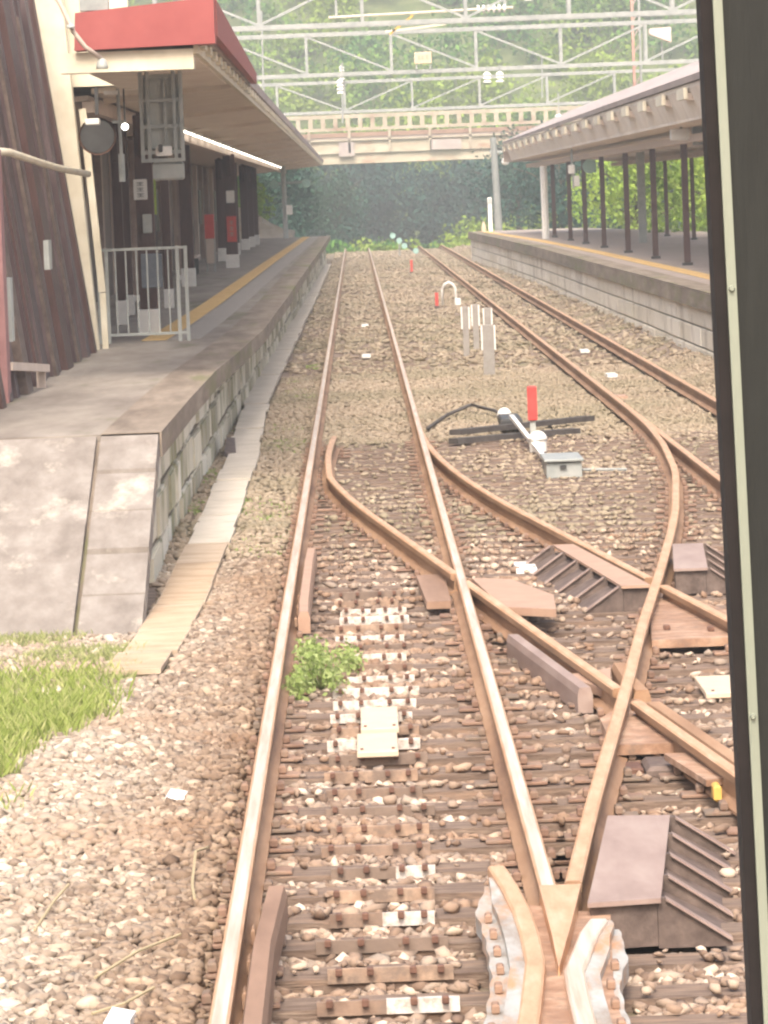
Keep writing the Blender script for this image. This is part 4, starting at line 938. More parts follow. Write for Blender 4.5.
# railing
t = thing('platform_railing', (-2.6, 53.2, PZ), 'grey tubular railing with upright bars on the left platform', 'railing')
rx0, rx1 = -3.10, -2.06
for x_ in (rx0, -3.0, rx1, rx1-0.10):
    MB().box(x_-.02, x_+.02, 53.2, 53.24, PZ, PZ+1.13).build('post', m_grey, t)
for z_ in (PZ+1.11, PZ+0.10): MB().box(rx0, rx1, 53.205, 53.235, z_-.016, z_+.016).build('rail_bar', m_grey, t)
for i in range(1, 8): x_ = -3.0+i*0.125-.02; MB().box(x_-.008, x_+.008, 53.21, 53.23, PZ+.118, PZ+1.09).build('upright', m_grey, t)
# hanging grey equipment frame
t = thing('equipment_frame', (-1.92, 45, 3.9), 'grey steel frame with a box hanging under the end of the left roof', 'equipment frame')
for x_ in (-2.13, -2.06, -1.80, -1.73): MB().box(x_-.018, x_+.018, 45, 45.06, 3.02, 3.93).build('upright', m_galv, t)
for z_ in (3.86, 3.62, 3.36, 3.10, 3.02): MB().box(-2.15, -1.71, 45.01, 45.05, z_-.018, z_+.018).build('crossbar', m_galv, t)
bx_ = MB().box(-2.11, -1.75, 45.08, 45.3, 3.12, 3.88, bev=0.02).build('housing', m_grey, t)
MB().box(-1.91, -1.885, 45.03, 45.075, 3.2, 3.8).build('cable_channel', m_galv, t)
MB().box(-2.0, -1.84, 45.0, 45.07, 3.06, 3.16, bev=0.01).build('tray', m_whitep, t)
MB().box(-1.97, -1.93, 44.96, 45.0, 3.10, 3.18, bev=0.01).build('clamp', m_dark, t)
MB().box(-2.04, -1.73, 45.05, 45.25, 2.82, 3.0, bev=0.02).build('lower_box', m_galv, t)
# dark drum lamp, pole, bulb
t = thing('hanging_mast', (-2.44, 47, 3.9), 'thin pale grey pole hanging from the roof left of the grey frame', 'pole')
MB().tube([(-2.46, 47, 3.80), (-2.45, 47, 3.12)], 0.018, 8).build('tube', m_galv, t); MB().tube([(-2.45, 47, 3.12), (-2.45, 47, 2.83)], 0.034, 8).build('sleeve', m_galv, t)
MB().box(-2.53, -2.38, 46.98, 47.02, 3.44, 3.47).build('bracket', m_galv, t); MB().box(-2.60, -2.46, 46.9, 47, 3.74, 3.78).build('bracket', m_whitep, t)
t = thing('round_mirror', (-2.86, 50, 3.3), 'dark round mirror in the shade under the left roof', 'mirror')
b = MB(); b.tube([(-2.86, 50.0, 3.36), (-2.86, 50.16, 3.36)], 0.19, 20); b.build('disc', m_dark, t)
b = MB(); b.tube([(-2.86, 49.97, 3.36), (-2.86, 50.03, 3.36)], [0.21, 0.19], 20, cap=False); b.build('rim', m_bolt, t); MB().bar((-2.86, 50.1, 3.6), (-2.86, 50.1, 3.9), 0.04).build('hanger', m_dark, t)
t = thing('hanging_lamp', (-2.55, 51, 3.45), 'small brightly lit lamp hanging beside the grey pole', 'lamp')
MB().tube([(-2.60, 51, 3.9), (-2.60, 51, 3.52)], 0.01, 6).build('cord', m_dark, t)
b = MB(); b.dome((-2.60, 51, 3.47), 0.038, 10, 5); b.dome((-2.60, 51, 3.47), 0.038, 10, 5, -0.038); b.build('bulb', m_bulb, t, smooth=True)
tag(MB().box(-2.90, -2.75, 48.5, 48.7, 3.46, 3.53, bev=0.01).build('pale_fitting', m_whitep, None, (-2.82, 48.6, 3.46)), 'small pale fitting on the cream corner left of the dark mirror', 'fitting')
# far end of left platform : pole with two lenses, rock
t = thing('signal_pole', (-2.85, 182, PZ), 'pale pole with short arm and two pale green mirrors at the left platform end', 'pole')
MB().tube([(-2.85, 182, PZ), (-2.87, 182, 3.9)], 0.10, 8).build('shaft', m_galv, t)
MB().bar((-3.3, 182, 3.18), (-1.75, 182, 3.22), 0.09).build('arm', m_galv, t)
for x_ in (-3.25, -1.95):
    MB().tube([(x_, 181.8, 3.15), (x_, 181.9, 3.15)], 0.18, 12).build('mirror', m_lens, t)
MB().box(-2.80, -2.55, 181.85, 182.05, 1.9, 2.3, bev=.02).build('switch_box', m_whitep, t)
t = thing('rock_face', (-5.4, 189, 0), 'pale rocky bank below the green bush beyond the left platform', 'rock')
V = []; Fq = []
n1, n2 = 12, 9
for i in range(n1):
    for j in range(n2):
        x = -7.5+4.9*i/(n1-1); z = -0.3+(3.2-1.1*i/(n1-1))*j/(n2-1)*math.sin(math.pi*(0.25+0.55*(i/(n1-1)))) ; V.append((x+random.uniform(-.1, .1), 187+j*0.25+random.uniform(-.25, .25), z))
for i in range(n1-1):
    for j in range(n2-1): Fq.append((i*n2+j, (i+1)*n2+j, (i+1)*n2+j+1, i*n2+j+1))
k0 = len(V); V += [(-7.5, 192, -0.3), (-2.6, 192, -0.3), (-7.5, 192, 1.8), (-2.6, 192, 1.2)]
b = MB(); b.add(V, Fq + [(n2-1, k0+2, k0+3, n1*n2-1)]); b.build('rock_surface', m_rock, t)

# ------------------------------------------------------------------ right canopy
t = thing('right_canopy', (8, 60, PZ), 'long pitched platform roof on slim dark posts over the right platform', 'platform roof')
y0, y1 = 50.0, 168.0; XE, ZE = 5.6, 4.26; XR, ZR = 8.1, 5.42; XB = 10.6
b = MB(); b.hexa([(XE, y0, ZE), (XR, y0, ZR-0.08), (XR, y1, ZR-0.08), (XE, y1, ZE), (XE-.03, y0, ZE+.10), (XR, y0, ZR), (XR, y1, ZR), (XE-.03, y1, ZE+.10)])
b.hexa([(XR+.002, y0, ZR-0.08), (XB, y0, ZE), (XB, y1, ZE), (XR+.002, y1, ZR-0.08), (XR+.002, y0, ZR), (XB, y0, ZE+.10), (XB, y1, ZE+.10), (XR+.002, y1, ZR)]); b.build('roof', m_roof, t)
b = MB(); b.hexa([(XE+.25, y0, 3.66), (XB-.25, y0, 3.52), (XB-.25, y1-1, 3.52), (XE+.25, y1-1, 3.66), (XE+.25, y0, 3.72), (XB-.25, y0, 3.58), (XB-.25, y1-1, 3.58), (XE+.25, y1-1, 3.72)]); b.build('ceiling', m_soffit, t)
b = MB(); b.hexa([(XE+.06, y0, ZE-.08), (XE+.27, y0, 3.66), (XE+.27, y1-.8, 3.66), (XE+.06, y1-.8, ZE-.08), (XE+.06, y0, ZE-.006), (XE+.27, y0, 3.73), (XE+.27, y1-.8, 3.73), (XE+.06, y1-.8, ZE-.006)]); b.build('soffit', m_soffit, t)
b = MB(); b.prism([(XE, y1+.003), (XB, y1+.003), (XB, y1+.06), (XE, y1+.06)], 3.6, [ZE-.01]*4); b.build('end_board', m_beam, t)
for yq in np.arange(54.2, 167, 5.35):
    q = MB(); q.hexa([(XE+.04, yq, 3.98), (XB-.4, yq, 3.40), (XB-.4, yq+.2, 3.40), (XE+.04, yq+.2, 3.98), (XE+.04, yq, 4.10), (XB-.4, yq, 3.51), (XB-.4, yq+.2, 3.51), (XE+.04, yq+.2, 4.10)]); q.build('rafter', m_beam, t)
    q = MB(); q.box(XE-.03, XE+.036, yq-.02, yq+1.7, 4.0, 4.19); q.build('rafter_end', m_creamw, t)
b = MB(); b.box(6.35, 6.75, y0, y1-2, 3.36, 3.50); b.box(9.5, 9.8, y0, y1-2, 3.30, 3.42); b.build('long_beams', m_beam, t)
Yp = [69, 79, 89.3, 98.7, 108.6, 119, 128.5, 137.5, 148.5]
ordn = ['', '', 'nearest visible', 'second', 'third', 'fourth', 'fifth', 'sixth', 'seventh and farthest']
def slim(x, y, w_, label, grp):
    t = thing('canopy_post', (x, y, PZ), label, 'post', grp)
    MB().box(x-w_/2, x+w_/2, y-w_/2, y+w_/2, PZ+.06, 3.36, bev=.01).build('shaft', m_dwood2, t); MB().box(x-w_*.8, x+w_*.8, y-w_*.8, y+w_*.8, PZ, PZ+.058).build('foot', m_dark, t)
    return t
for i in range(2, 9):
    slim(6.55, Yp[i], 0.125, '%s dark post in the front row under the right roof' % ordn[i], 'front row of posts under the right roof')
    if i > 2: slim(9.65, Yp[i]-9, 0.11, '%s dark post in the back row under the right roof' % {3: 'nearest', 4: 'second', 5: 'third', 6: 'fourth', 7: 'fifth', 8: 'farthest'}[i], 'back row of posts under the right roof')
t = thing('white_pipe_post', (6.3, 146, PZ), 'white vertical pipe beside the farthest post of the right platform', 'pipe')
MB().tube([(6.15, 146, PZ), (6.15, 146, 3.3)], 0.12, 8).build('pipe', m_whitep, t)
t = thing('hanging_speaker', (6.1, 124, 3.5), 'thin rod with two small white boxes hanging under the right roof', 'speaker')
MB().tube([(6.0, 124, 3.75), (6.03, 124, 2.55)], 0.035, 6).build('rod', m_galv, t)
MB().box(5.90, 6.08, 123.9, 124.05, 2.95, 3.20, bev=.02).build('box', m_whitep, t); MB().box(6.05, 6.2, 123.9, 124.05, 2.60, 2.90, bev=.02).build('box', m_whitep, t)
tag(MB().tube([(6.6, 126, 3.15), (6.6, 126.1, 3.15)], 0.2, 14).build('convex_mirror', m_lens, None, (6.6, 126, 3.15)), 'round pale green mirror under the right roof beside the hanging boxes', 'mirror')
t = thing('roof_equipment', (6.4, 82, 3.3), 'cluster of white boxes under the right roof near the window frame', 'equipment box')
MB().box(6.0, 6.35, 85, 85.3, 3.40, 3.62, bev=.02).build('box', m_whitep, t); MB().box(6.42, 6.62, 85, 85.3, 3.3, 3.75, bev=.02).build('box', m_galv, t)
MB().bar((6.2, 85.1, 3.6), (6.2, 85.1, 3.9), .05).build('hanger', m_galv, t)
# far end of right platform
t = thing('platform_end_pole', (5.9, 185, -0.2), 'tall grey pole behind the far end of the right platform', 'pole')
MB().tube([(5.9, 185, -0.2), (5.78, 185, 4.75)], [0.17, 0.13], 10).build('shaft', mat('grey_pole', [(0.20, 0.22, 0.21), (0.27, 0.28, 0.27)], 3, 0.7), t)
MB().box(5.6, 6.6, 184.95, 185.05, 4.1, 4.2).build('arm', m_galv, t); b = MB(); b.dome((6.25, 185, 3.75), .17, 10, 4); b.dome((6.25, 185, 3.75), .17, 10, 4, -.17); b.build('globe_lamp', m_whitep, t, smooth=True)
t = thing('white_marker', (5.3, 177, PZ), 'thin white marker post at the tip of the right platform', 'marker post')
MB().box(5.22, 5.38, 177, 177.12, PZ, 2.3, bev=.02).build('post', m_whitep, t); MB().box(5.25, 5.35, 176.97, 176.995, 2.05, 2.25).build('cap_plate', m_grey, t)
tag(MB().dome((5.0, 176, PZ), 0.10, 8, 4, 0.42).build('small_marker', m_cream, None, (5.0, 176, PZ)), 'small cream stub left of the white marker post', 'marker')

# ------------------------------------------------------------------ overhead trusses
def truss(Y, z0, z1, x0, x1, bay, label, ph=0.0, r=0.055, zig=None):
    t = thing('overhead_truss', ((x0+x1)/2, Y, z0), label, 'truss', 'overhead line trusses across the tracks')
    for z in (z0, z1):
        for dy in (0, 0.6): MB().box(x0, x1, Y+dy-r, Y+dy+r, z-r, z+r).build('chord', m_galv, t)
    x = x0+ph; k = 0
    while x < x1:
        for dy in (0, 0.6): MB().box(x-r*.75, x+r*.75, Y+dy-r*.7, Y+dy+r*.7, z0+r, z1-r).build('vertical', m_galv, t)
        if x+bay < x1:
            a, c = ((x, Y, z1-r), (x+bay, Y, z0+r)) if (zig(k) if zig else k % 2 == 0) else ((x, Y, z0+r), (x+bay, Y, z1-r))
            MB().bar(a, c, r*1.1).build('diagonal', m_galv, t)
        MB().bar((x, Y, z1), (x, Y+.6, z1), r).build('tie', m_galv, t)
        x += bay; k += 1
    for xx in (x0, x1): MB().box(xx-.15, xx+.15, Y+.1, Y+.4, -0.3, z1+.1).build('support_post', m_galv, t)
    return t
truss(100, 6.38, 7.5, -9.5, 14.5, 2.3, 'nearest overhead truss crossing the very top of the picture', 0.6, 0.05)
truss(124, 5.93, 7.04, -8.72, 14.6, 2.34, 'middle overhead truss carrying the small cream sign', 0.5, 0.05, lambda k: k < 6)
truss(160, 5.56, 6.62, -8.0, 15, 1.85*1.3, 'farthest and lowest overhead truss just above the bridge', 0.55, 0.05, lambda k: k < 3)
t = thing('truss_sign', (2.0, 123.9, 6.1), 'small cream sign with faded orange writing on the middle truss', 'sign')
MB().box(1.77, 2.24, 123.82, 123.86, 6.13, 6.45, bev=.01).build('board', m_cream, t)
for x_ in (1.82, 2.2): MB().box(x_-.02, x_+.02, 123.865, 123.9, 5.98, 6.3).build('bracket', m_galv, t)
text_marks(1.84, 123.815, 6.40, 0.33, 0.18, 3, 1, m_ink, t)
# insulators and droppers
def insul(x, y, z, label, n=4, r=0.10, top=0.3, grp='white insulators on the trusses'):
    t = thing('insulator', (x, y, z), label, 'insulator', grp)
    MB().tube([(x, y, z+.05*n), (x, y, z+.05*n+top)], 0.025, 6).build('rod', m_galv, t)
    b = MB()
    for i in range(n): b.tube([(x, y, z+.1*i), (x, y, z+.1*i+.05), (x, y, z+.1*i+.09)], [r, r*.8, .03], 10)
    b.build('discs', m_whitep, t)
insul(-0.3, 159.8, 6.70, 'white insulator standing on the farthest truss left of centre', 5)
insul(3.75, 123.8, 5.55, 'left bell insulator under the middle truss', 3, .12)
insul(4.1, 123.8, 5.55, 'right bell insulator under the middle truss', 3, .12)
insul(-0.3, 123.8, 5.4, 'insulator hanging under the left part of the middle truss', 4, .10)
insul(7.35, 159.8, 4.7, 'pale insulator hanging above the right roof', 5, .16, 1.0)
insul(4.0, 99.8, 6.75, 'insulator in the nearest truss near the top edge', 4, .10, .4)
t = thing('contact_bracket', (0.9, 112, 6.4), 'horizontal cream bracket arm with white insulators near the top edge', 'bracket')
MB().tube([(-0.5, 112, 7.02), (4.1, 112, 7.10)], 0.035, 8).build('arm', m_creamw, t)
b = MB()
for i in range(6): b.tube([(3.2+i*.13, 112, 7.09), (3.26+i*.13, 112, 7.09)], 0.10, 10)
b.build('insulator_discs', m_whitep, t)
MB().bar((1.0, 112, 6.55), (1.6, 112, 7.0), .05).build('stay', m_yellow, t); MB().bar((0.9, 112, 6.62), (2.4, 112, 6.75), .05).build('strut', m_creamw, t)
MB().bar((-0.3, 112, 7.0), (-0.3, 112, 7.9), .06).build('hanger', m_galv, t); MB().bar((3.9, 112, 7.1), (3.9, 112, 7.9), .06).build('hanger', m_galv, t)
for x_, y_, z0_, z1_, l in ((-2.55, 130, 4.4, 8.0, 'thin pale drop cable at the left of the trusses'), (-0.32, 150, 5.0, 7.0, 'thin pale drop pipe below the left insulator'), (7.0, 165, 5.9, 7.4, 'thin drop pipe at the right above the bridge')):
    t = thing('drop_pipe', (x_, y_, z0_), l, 'pipe', 'thin pipes hanging at the trusses'); MB().tube([(x_, y_, z0_), (x_+.05, y_, z1_)], 0.03, 6).build('pipe', m_galv, t)
t = thing('reddish_mast', (8.1, 126.5, -0.3), 'reddish lattice mast rising past the trusses above the right roof', 'mast')
MB().box(7.93, 8.00, 126.4, 126.6, 3.8, 8.5).build('leg', mat('faded_red_mast', [(0.42, 0.24, 0.20), (0.52, 0.33, 0.28)], 3, 0.7), t); MB().box(8.13, 8.19, 126.4, 126.6, 3.8, 8.5).build('leg', m_galv, t)
b = MB()
for i in range(10): b.bar((7.97, 126.5, 4.0+i*.45), (8.16, 126.5, 4.3+i*.45), .035)
b.build('lattice', m_roof, t)
MB().box(7.95, 8.17, 126.42, 126.58, -0.3, 3.79).build('base', m_galv, t)
t = thing('pink_white_box', (8.7, 125.5, 6.3), 'pinkish white angular box on the right part of the middle truss', 'box')
b = MB(); b.prism([(8.35, 125.2), (8.95, 125.2), (8.95, 125.6), (8.35, 125.6)], [6.75, 6.50, 6.50, 6.75], [6.90, 6.93, 6.93, 6.90]); b.build('hood', mat('pale_pink_paint', [(0.75, 0.58, 0.52), (0.8, 0.66, 0.6)], 3, 0.6), t)
MB().bar((8.7, 125.4, 5.95), (8.7, 125.4, 6.55), .05).build('stem', m_galv, t)

m_bcream = mat('weathered_beige_paint', [(0.36, 0.30, 0.22), (0.46, 0.40, 0.31), (0.52, 0.46, 0.37)], 1.2, 0.8, 0, 0.1, dirt=(0.30, 0.20, 0.14), dirt_scale=0.6, dirt_amt=(0.5, 0.66))
# ------------------------------------------------------------------ road bridge
t = thing('road_bridge', (3, 292, -1.9), 'rust stained cream bridge with railings spanning the tracks in the distance', 'bridge')
MB().box(-22, 32, 290, 296, 4.62, 5.25).build('lower_girder', m_bridge, t)
MB().box(-22, 32, 289.8, 296.2, 5.28, 6.05).build('upper_girder', m_bridge, t)
MB().box(-22, 32, 289.6, 296.4, 6.08, 6.22).build('deck_edge', m_bcream, t)
MB().box(-22, 32, 289.9, 290.1, 6.35, 6.62).build('pipe', m_brown, t)
MB().box(-22, 32, 290.0, 290.2, 6.225, 6.34).build('kerb', m_roof, t)
MB().box(-22, 32, 290.25, 290.4, 6.75, 6.95).build('lower_rail', m_bcream, t)
MB().box(-22, 32, 290.25, 290.4, 7.55, 7.8).build('top_rail', m_bcream, t)
x = -22
while x < 32: MB().box(x, x+0.28, 290.26, 290.39, 6.96, 7.54).build('baluster', m_bcream, t); x += 0.80
x = -21
while x < 32: MB().box(x-.08, x+.08, 289.6, 289.78, 5.3, 6.75).build('bracket', m_bcream, t); x += 2.6
MB().box(5.0, 7.0, 289.6, 289.795, 5.32, 5.95).build('dark_hatch', m_roof, t)
MB().box(-0.9, 0.1, 289.6, 289.795, 5.1, 6.0).build('cable_box', m_roof, t)
for xa in (-23, 33): MB().box(xa-3, xa+3, 289, 297, -3, 4.6).build('abutment', m_rock, t)
tag(MB().box(-3.6, -3.1, 123.5, 123.6, 6.9, 7.12, bev=.02).build('white_plate', m_whitep, None, (-3.3, 123.5, 6.9)), 'small white plate at the left end of the middle truss', 'plate')

# ------------------------------------------------------------------ track furniture
def plate_thing(x0, x1, y0, y1, z, label, m=m_cream, name='cream_plate', th=0.03, grp=None):
    t = thing(name, ((x0+x1)/2, (y0+y1)/2, z-th), label, 'plate', grp)
    MB().box(x0, x1, y0, y1, z-th, z, bev=.004).build('board', m, t)
    for fx in (0.12, 0.88): xx = x0+(x1-x0)*fx; MB().box(xx-.008, xx+.008, y0+.08, y0+.11, z, z+.006).build('screw', m_bolt, t)
    return t
plate_thing(-0.105, 0.09, 22.75, 23.7, -0.12, 'upper of the two cream plates lying between the rails')
plate_thing(-0.125, 0.078, 21.8, 22.55, -0.12, 'lower of the two cream plates lying between the rails')
plate_thing(1.74, 2.1, 23.75, 24.6, -0.12, 'cream white plate beside the crossing near the window frame')
for x_, y_, l in ((0.09, 95, 'farther of two small pale blocks between the left track rails'), (0.07, 77, 'nearer of two small pale blocks between the left track rails'), (3.74, 75.4, 'farther small white block in the right track'),
                  (3.62, 65.4, 'nearer small white block in the right track'), (3.35, 58.5, 'pinkish pale block in the right track'), (1.11, 32.6, 'flat pale piece on the ballast left of the pink topped ribbed cover')):
    plate_thing(x_-.075, x_+.075, y_-.3, y_+.3, -0.14, l, m_whitep if y_ != 58.5 else m_hoodp, 'pale_block', 0.05, 'small pale blocks lying between rails')
# point machine
t = thing('point_lever', (1.78, 46, -0.2), 'white point lever with dome weight and red topped rod beside a grey box', 'point lever')
MB().bar((1.66, 51.0, 0.02), (1.79, 44.2, -0.12), 0.05, 0.035).build('lever_arm', m_whitep, t)
MB().tube([(1.79, 46.8, -0.15), (1.79, 46.8, -0.03)], 0.09, 12).build('stand', m_whitep, t)
b = MB(); b.dome((1.79, 46.8, -0.03), 0.10, 14, 5, 0.10); b.build('weight', m_whitep, t, smooth=True)
MB().box(1.755, 1.815, 47.9, 47.94, -0.18, 0.12).build('rod', m_grey, t)
MB().box(1.735, 1.835, 47.86, 47.95, 0.12, 0.49, bev=.012).build('red_target', m_red, t)
t = thing('point_machine_box', (1.9, 43.2, -0.2), 'light grey rectangular box at the foot of the point lever', 'box')
MB().box(1.71, 2.05, 42.9, 43.9, -0.19, -0.03, bev=.012).build('case', m_galv, t)
MB().box(1.69, 2.07, 42.86, 43.94, -0.028, 0.0, bev=.008).build('lid', m_galv, t)
MB().box(1.84, 1.90, 42.87, 42.898, -0.09, -0.06).build('latch', m_dark, t)
MB().tube([(2.07, 43.2, -0.13), (2.5, 43.3, -0.15)], .015, 6).build('rod', m_galv, t)
# dark rods
for p, l in ((((0.95, 49.0, -0.13), (2.35, 50.2, -0.13)), 'nearer dark operating rod lying across between the tracks'), (((1.0, 50.6, -0.12), (2.62, 52.4, -0.11)), 'farther dark operating rod lying across between the tracks')):
    tag(MB().bar(p[0], p[1], 0.16, 0.06).build('operating_rod', m_black, None, p[0]), l, 'rod', 'dark rods crossing between the tracks')
t = thing('cable', (0.9, 54, -0.15), 'thin dark cable curving over the ballast beside the rods', 'cable')
MB().tube([(0.72, 52.5, -0.16), (1.0, 55, -0.14), (1.35, 57, -0.12), (1.6, 55.5, -0.13), (1.75, 53, -0.14)], 0.022, 6).build('line', m_black, t, smooth=True)
tag(MB().box(1.55, 1.80, 51.4, 52.6, -0.14, -0.03, bev=.02).build('lever_frame', m_dark, None, (1.67, 52, -0.14)), 'dark frame block where the white lever meets the rods', 'frame')
tag(MB().dome((1.66, 53.5, -0.1), 0.09, 10, 4, .1).build('dome_marker', m_whitep, None, (1.66, 53.5, -.1)), 'small white cap behind the dark rods', 'cap')
# concrete marker posts
def cpost(x, y, h, w_, label):
    t = thing('marker_post', (x, y, -0.22), label, 'post', 'grey marker posts between the tracks')
    MB().box(x-w_/2, x+w_/2, y-.05, y+.05, -0.22, h, bev=.01).build('shaft', mat('grey_concrete_post', [(0.24, 0.22, 0.20), (0.31, 0.29, 0.27)], 10, 0.85) if not bpy.data.materials.get('grey_concrete_post') else bpy.data.materials['grey_concrete_post'], t)
    for s in (-1, 1): MB().box(x+s*(w_/2+.012)-.011, x+s*(w_/2+.012)+.011, y-.055, y+.055, h-0.38, h-.01).build('white_edge', m_whitep, t)
cpost(1.90, 67.4, 0.58, 0.17, 'nearest and widest grey marker post with white edges')
cpost(1.76, 75.5, 0.66, 0.10, 'left grey marker post with a white edge')
cpost(2.02, 79, 0.60, 0.10, 'middle grey marker post behind the others')
cpost(2.25, 79.5, 0.52, 0.12, 'right rear grey marker post with white edges')
# hoop
t = thing('hoop', (2.2, 110, -0.2), 'white hoop shaped post between the tracks', 'hoop')
MB().tube([(2.04, 110, -0.2), (2.04, 110, 0.22), (2.10, 110, 0.33), (2.2, 110, 0.38), (2.3, 110, 0.33), (2.36, 110, 0.22), (2.36, 110, -0.2)], 0.035, 8).build('tube', m_whitep, t, smooth=True)
MB().box(2.34, 2.48, 109.9, 110.05, -0.2, -0.02, bev=.02).build('foot_block', m_whitep, t)
for x_, y_, h_, l in ((1.86, 108, 0.18, 'short red stake beside the white hoop'), (1.87, 156, 0.28, 'short red stake far between the tracks')):
    t = thing('red_stake', (x_, y_, -.2), l, 'stake', 'red stakes between the tracks'); MB().box(x_-.04, x_+.04, y_, y_+.06, -.2, h_, bev=.01).build('stake', m_red, t); MB().box(x_-.06, x_+.06, y_-.02, y_+.08, -.22, -.14).build('foot', m_dark, t)
# dwarf signal with pale lenses
t = thing('dwarf_signal', (1.95, 205, -0.2), 'row of pale green round lenses stepping down at the far track end', 'signal')
for i, (x_, z_) in enumerate(((1.62, 0.72), (1.90, 0.50), (2.12, 0.26), (2.62, 0.02))):
    MB().tube([(x_, 200-i*.2, z_), (x_, 200.1-i*.2, z_)], 0.13, 12).build('lens', m_lens, t)
MB().bar((1.55, 200.3, 0.75), (2.7, 200.3, -0.1), .12).build('frame', m_dark, t); MB().bar((1.9, 200.3, -0.25), (1.9, 200.3, .5), .08).build('stem', m_galv, t)

# ------------------------------------------------------------------ vegetation near the camera
def blades(name, n, poly_f, h0, h1, m, label, cat='grass', w_=0.0035, lean=0.8):
    P = []
    while len(P) < n:
        p = poly_f()
        if p: P.append(p)
    P = np.array(P); a = rng.uniform(0, 2*np.pi, n); h = rng.uniform(h0, h1, n)
    z0 = gz(P[:, 0], P[:, 1])+0.0; dx, dy = np.cos(a), np.sin(a); ln = rng.uniform(0.1, lean, n)*h
    a2 = rng.uniform(0, np.pi, n); wx, wy = np.cos(a2)*w_, np.sin(a2)*w_
    B = np.stack([np.stack([P[:, 0]-wx, P[:, 1]-wy, z0], 1), np.stack([P[:, 0]+wx, P[:, 1]+wy, z0], 1),
                  np.stack([P[:, 0]+dx*ln*.4+wx*.7, P[:, 1]+dy*ln*.4+wy*.7, z0+h*.6], 1), np.stack([P[:, 0]+dx*ln, P[:, 1]+dy*ln, z0+h], 1), ], 1)
    V = B.reshape(-1, 3); Fq = np.arange(4*n).reshape(n, 4)
    o = np_mesh(name, V, Fq, m, 4); tag(o, label, cat, kind='stuff'); return o
def gp():
    x = random.uniform(-3.0, -1.32); y = random.uniform(20.6, 26.2)
    e = -1.40-0.14*(25.0-y)+0.05*math.sin(y*3)+0.04*math.sin(y*7.7)
    if y > 25: e = -1.55
    if x > e+random.gauss(0, .06) or (y > 24.6 and random.random() < .75): return None
    return (x, y)
blades('grass_tuft', 26000, gp, 0.04, 0.14, m_grass, 'bright green grass patch left of the track below the ramp')
def gp2():
    x = random.uniform(-3.2, -1.42); y = random.uniform(24.8, 28.5)
    return (x, y) if math.sin(x*5+y*2)+math.sin(y*4.3-x*2.2) > random.uniform(-.2, 1.2) else None
blades('low_weeds', 9000, gp2, 0.04, 0.085, m_grassp, 'thin green weeds along the foot of the ramp')
def gp3():
    x = random.uniform(-3.2, -1.6); y = random.uniform(18.3, 21)
    return (x, y) if x < -1.78-0.2*math.sin(y*3) and random.random() < .5 else None
blades('sparse_grass', 1200, gp3, 0.03, 0.10, m_grass, 'sparse grass at the left edge among pale stones')
def gp4():
    y = random.uniform(33, 75); x = random.uniform(-1.15, -0.7) if random.random() < .7 else random.uniform(-1.62, -1.5)
    return (x, y) if math.sin(y*1.3)+math.sin(y*.47+x*4) > 0.5 else None
blades('track_moss', 5000, gp4, 0.015, 0.05, m_weed, 'mossy green growth along the foot of the platform wall', 'moss', 0.012)
# leafy weed beside the left rail
t = thing('leafy_weed', (-0.33, 25.3, -0.2), 'bushy light green weed growing between sleepers beside the left rail', 'weed')
b = MB()
for k in range(16):
    a = k*2.4; r_ = random.uniform(.08, .2); b.tube([(-0.33, 25.3, -.2), (-0.33+r_*.5*math.cos(a), 25.3+r_*2*math.sin(a), -.1), (-0.33+r_*math.cos(a), 25.3+r_*4*math.sin(a), random.uniform(-.06, .02))], [.005, .004, .002], 4)
b.build('stem', m_weed, t)
n = 1500; cen = np.array([(-0.42, 25.1, -0.10), (-0.34, 25.4, -0.02), (-0.26, 25.0, -0.08), (-0.17, 26.0, -0.09), (-0.40, 25.9, -0.04), (-0.46, 24.9, -.12)])
kx = rng.integers(0, 6, n); P = cen[kx]+rng.normal(0, 1, (n, 3))*np.array([0.035, 0.22, 0.035]); P[:, 2] = np.maximum(P[:, 2], -.18)
V, Fq = leaf_quads(P, 0.036); c = np_mesh('foliage', V-np.array([-0.33, 25.3, -0.2]), Fq, m_weed, 4); c.parent = t
# dry stalks lying on the ballast
def stalk(pts, l, r_=.006):
    t = tag(MB().tube(pts, r_, 5).build('dry_stalk', m_dry, None, pts[0]), l, 'stalk', 'dry stalks lying on the left ballast')
gq = -0.098
stalk([(-0.78, 16.4, gq), (-0.92, 16.0, gq+.01), (-1.05, 15.6, gq-.01)], 'long dry stalk slanting towards the rail on the pale ballast')
stalk([(-0.83, 15.3, gq), (-0.92, 15.0, gq), (-1.02, 14.9, gq-.01)], 'short dry stalk near the bottom of the pale ballast')
stalk([(-0.75, 18.6, gq), (-0.79, 18.3, gq+.03), (-0.78, 17.6, gq), (-0.76, 17.3, gq-.01)], 'curved dry stalk standing beside the rail', .006)
stalk([(-1.27, 17.6, gq+.02), (-1.31, 17.3, gq), (-1.34, 16.7, gq-.01)], 'pale curved stalk on the left among the stones', .006)
# bright litter
for x_, y_, s_, l in ((-0.95, 20.3, .05, 'bright white stone chip left of the rail near the grass'), (-0.92, 14.75, .05, 'bright white flat scrap at the bottom of the ballast')):
    tag(MB().prism([(x_-s_, y_-.08), (x_+s_*.8, y_-.1), (x_+s_, y_+.1), (x_-s_*.6, y_+.14)], -0.17, [-.10, -.09, -.095, -.085]).build('white_scrap', m_whitep, None, (x_, y_, -.17)), l, 'scrap')

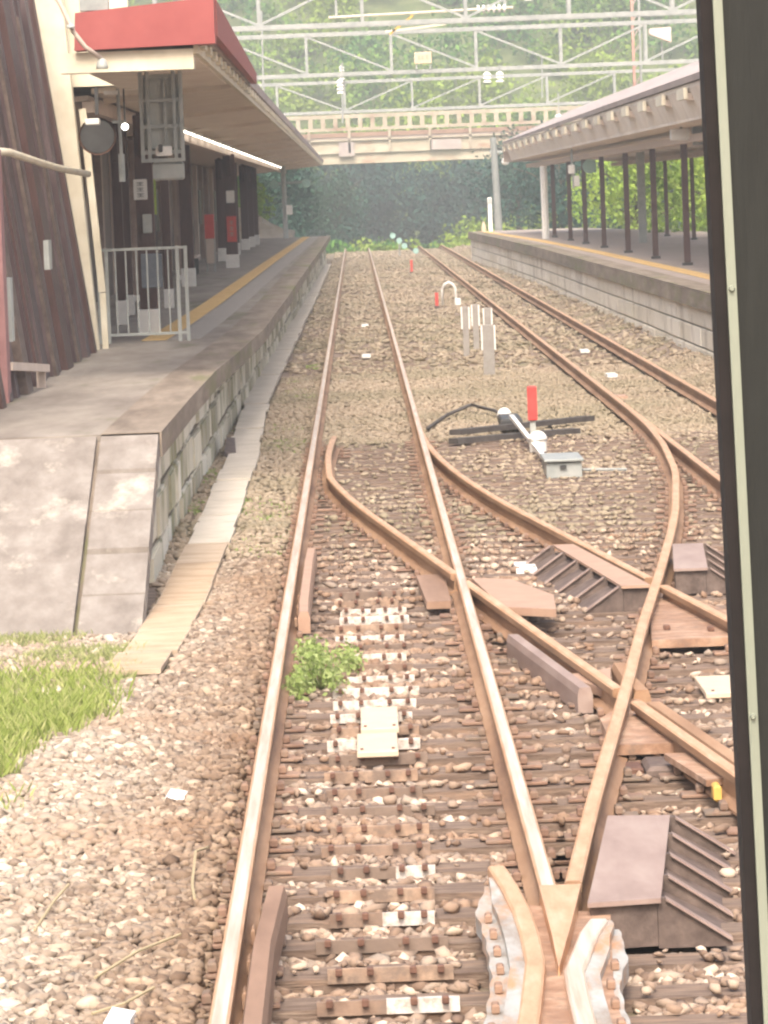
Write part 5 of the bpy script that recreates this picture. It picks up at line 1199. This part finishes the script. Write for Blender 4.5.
# ------------------------------------------------------------------ cab window frame beside the camera
FY = 2.5
def fpt(px, py, Y):   # direction helper only: used once to place the upright of the cab window
    d = M @ Vector(((px-384)/F, (py-512)/F, 1)); return CAM + d*(Y/d.y)
def upright(pxt, pxb, y_front, depth, name, m, parent, pr=None):
    # straight slightly raked bars between x limits given at z = 2.73 (top) and z = 2.11 (bottom)
    b = MB(); (l0, r0), (l1, r1) = pxt, pxb; zt, zb = 2.73, 2.11
    def X(l_t, l_b, z): return l_b+(l_t-l_b)*(z-zb)/(zt-zb)
    z0_, z1_ = 1.2, 3.4
    b.hexa([(X(l0, l1, z0_), y_front, z0_), (X(r0, r1, z0_), y_front, z0_), (X(r0, r1, z0_), y_front+depth, z0_), (X(l0, l1, z0_), y_front+depth, z0_),
            (X(l0, l1, z1_), y_front, z1_), (X(r0, r1, z1_), y_front, z1_), (X(r0, r1, z1_), y_front+depth, z1_), (X(l0, l1, z1_), y_front+depth, z1_)])
    return b.build(name, m, parent)
t = thing('window_frame', (0.18, 2.5, 1.2), 'dark cab window frame with pale metal strip down the right edge', 'window frame')
A0 = fpt(700, 0, FY); A1 = fpt(751.5, 1024, FY)
k_ = (A0.x-A1.x)/(A0.z-A1.z)
def xz(z): return A1.x + k_*(z-A1.z)
def lim(d0, d1): return ((xz(2.73)+d0, xz(2.73)+d1), (xz(2.11)+d0, xz(2.11)+d1))
px = FY/F
r_t, r_b = lim(0, 11.8*px); upright(r_t, r_b, FY, 0.03, 'rubber_seal', m_rubber, t)
r_t, r_b = lim(11.8*px+.0002, 21.5*px); tr_ = upright(r_t, r_b, FY-0.004, 0.03, 'metal_strip', m_trim, t)
r_t, r_b = lim(21.5*px+.0002, 0.30); upright(r_t, r_b, FY-0.002, 0.05, 'panel', m_panel, t)
for z in (2.54, 2.30, 2.05):
    b = MB(); b.tube([(xz(z)+16.5*px, FY-.004, z), (xz(z)+16.5*px, FY-.0065, z)], [0.0019, 0.0012], 10); b.build('screw', m_trim, tr_)

# ------------------------------------------------------------------ haze
b = MB(); b.box(-620, 620, -320, 1000, -12, 95)
o = b.build('haze', None); me = o.data; me.materials.clear()
hm = bpy.data.materials.new('haze_air'); hm.use_nodes = True; t_ = hm.node_tree; t_.nodes.remove(t_.nodes['Principled BSDF'])
pv = t_.nodes.new('ShaderNodeVolumePrincipled'); pv.inputs['Density'].default_value = 0.0016; pv.inputs['Color'].default_value = (0.95, 0.98, 0.97, 1); pv.inputs['Anisotropy'].default_value = 0.2
t_.links.new(pv.outputs[0], t_.nodes['Material Output'].inputs['Volume']); me.materials.append(hm); tag(o, kind='stuff')
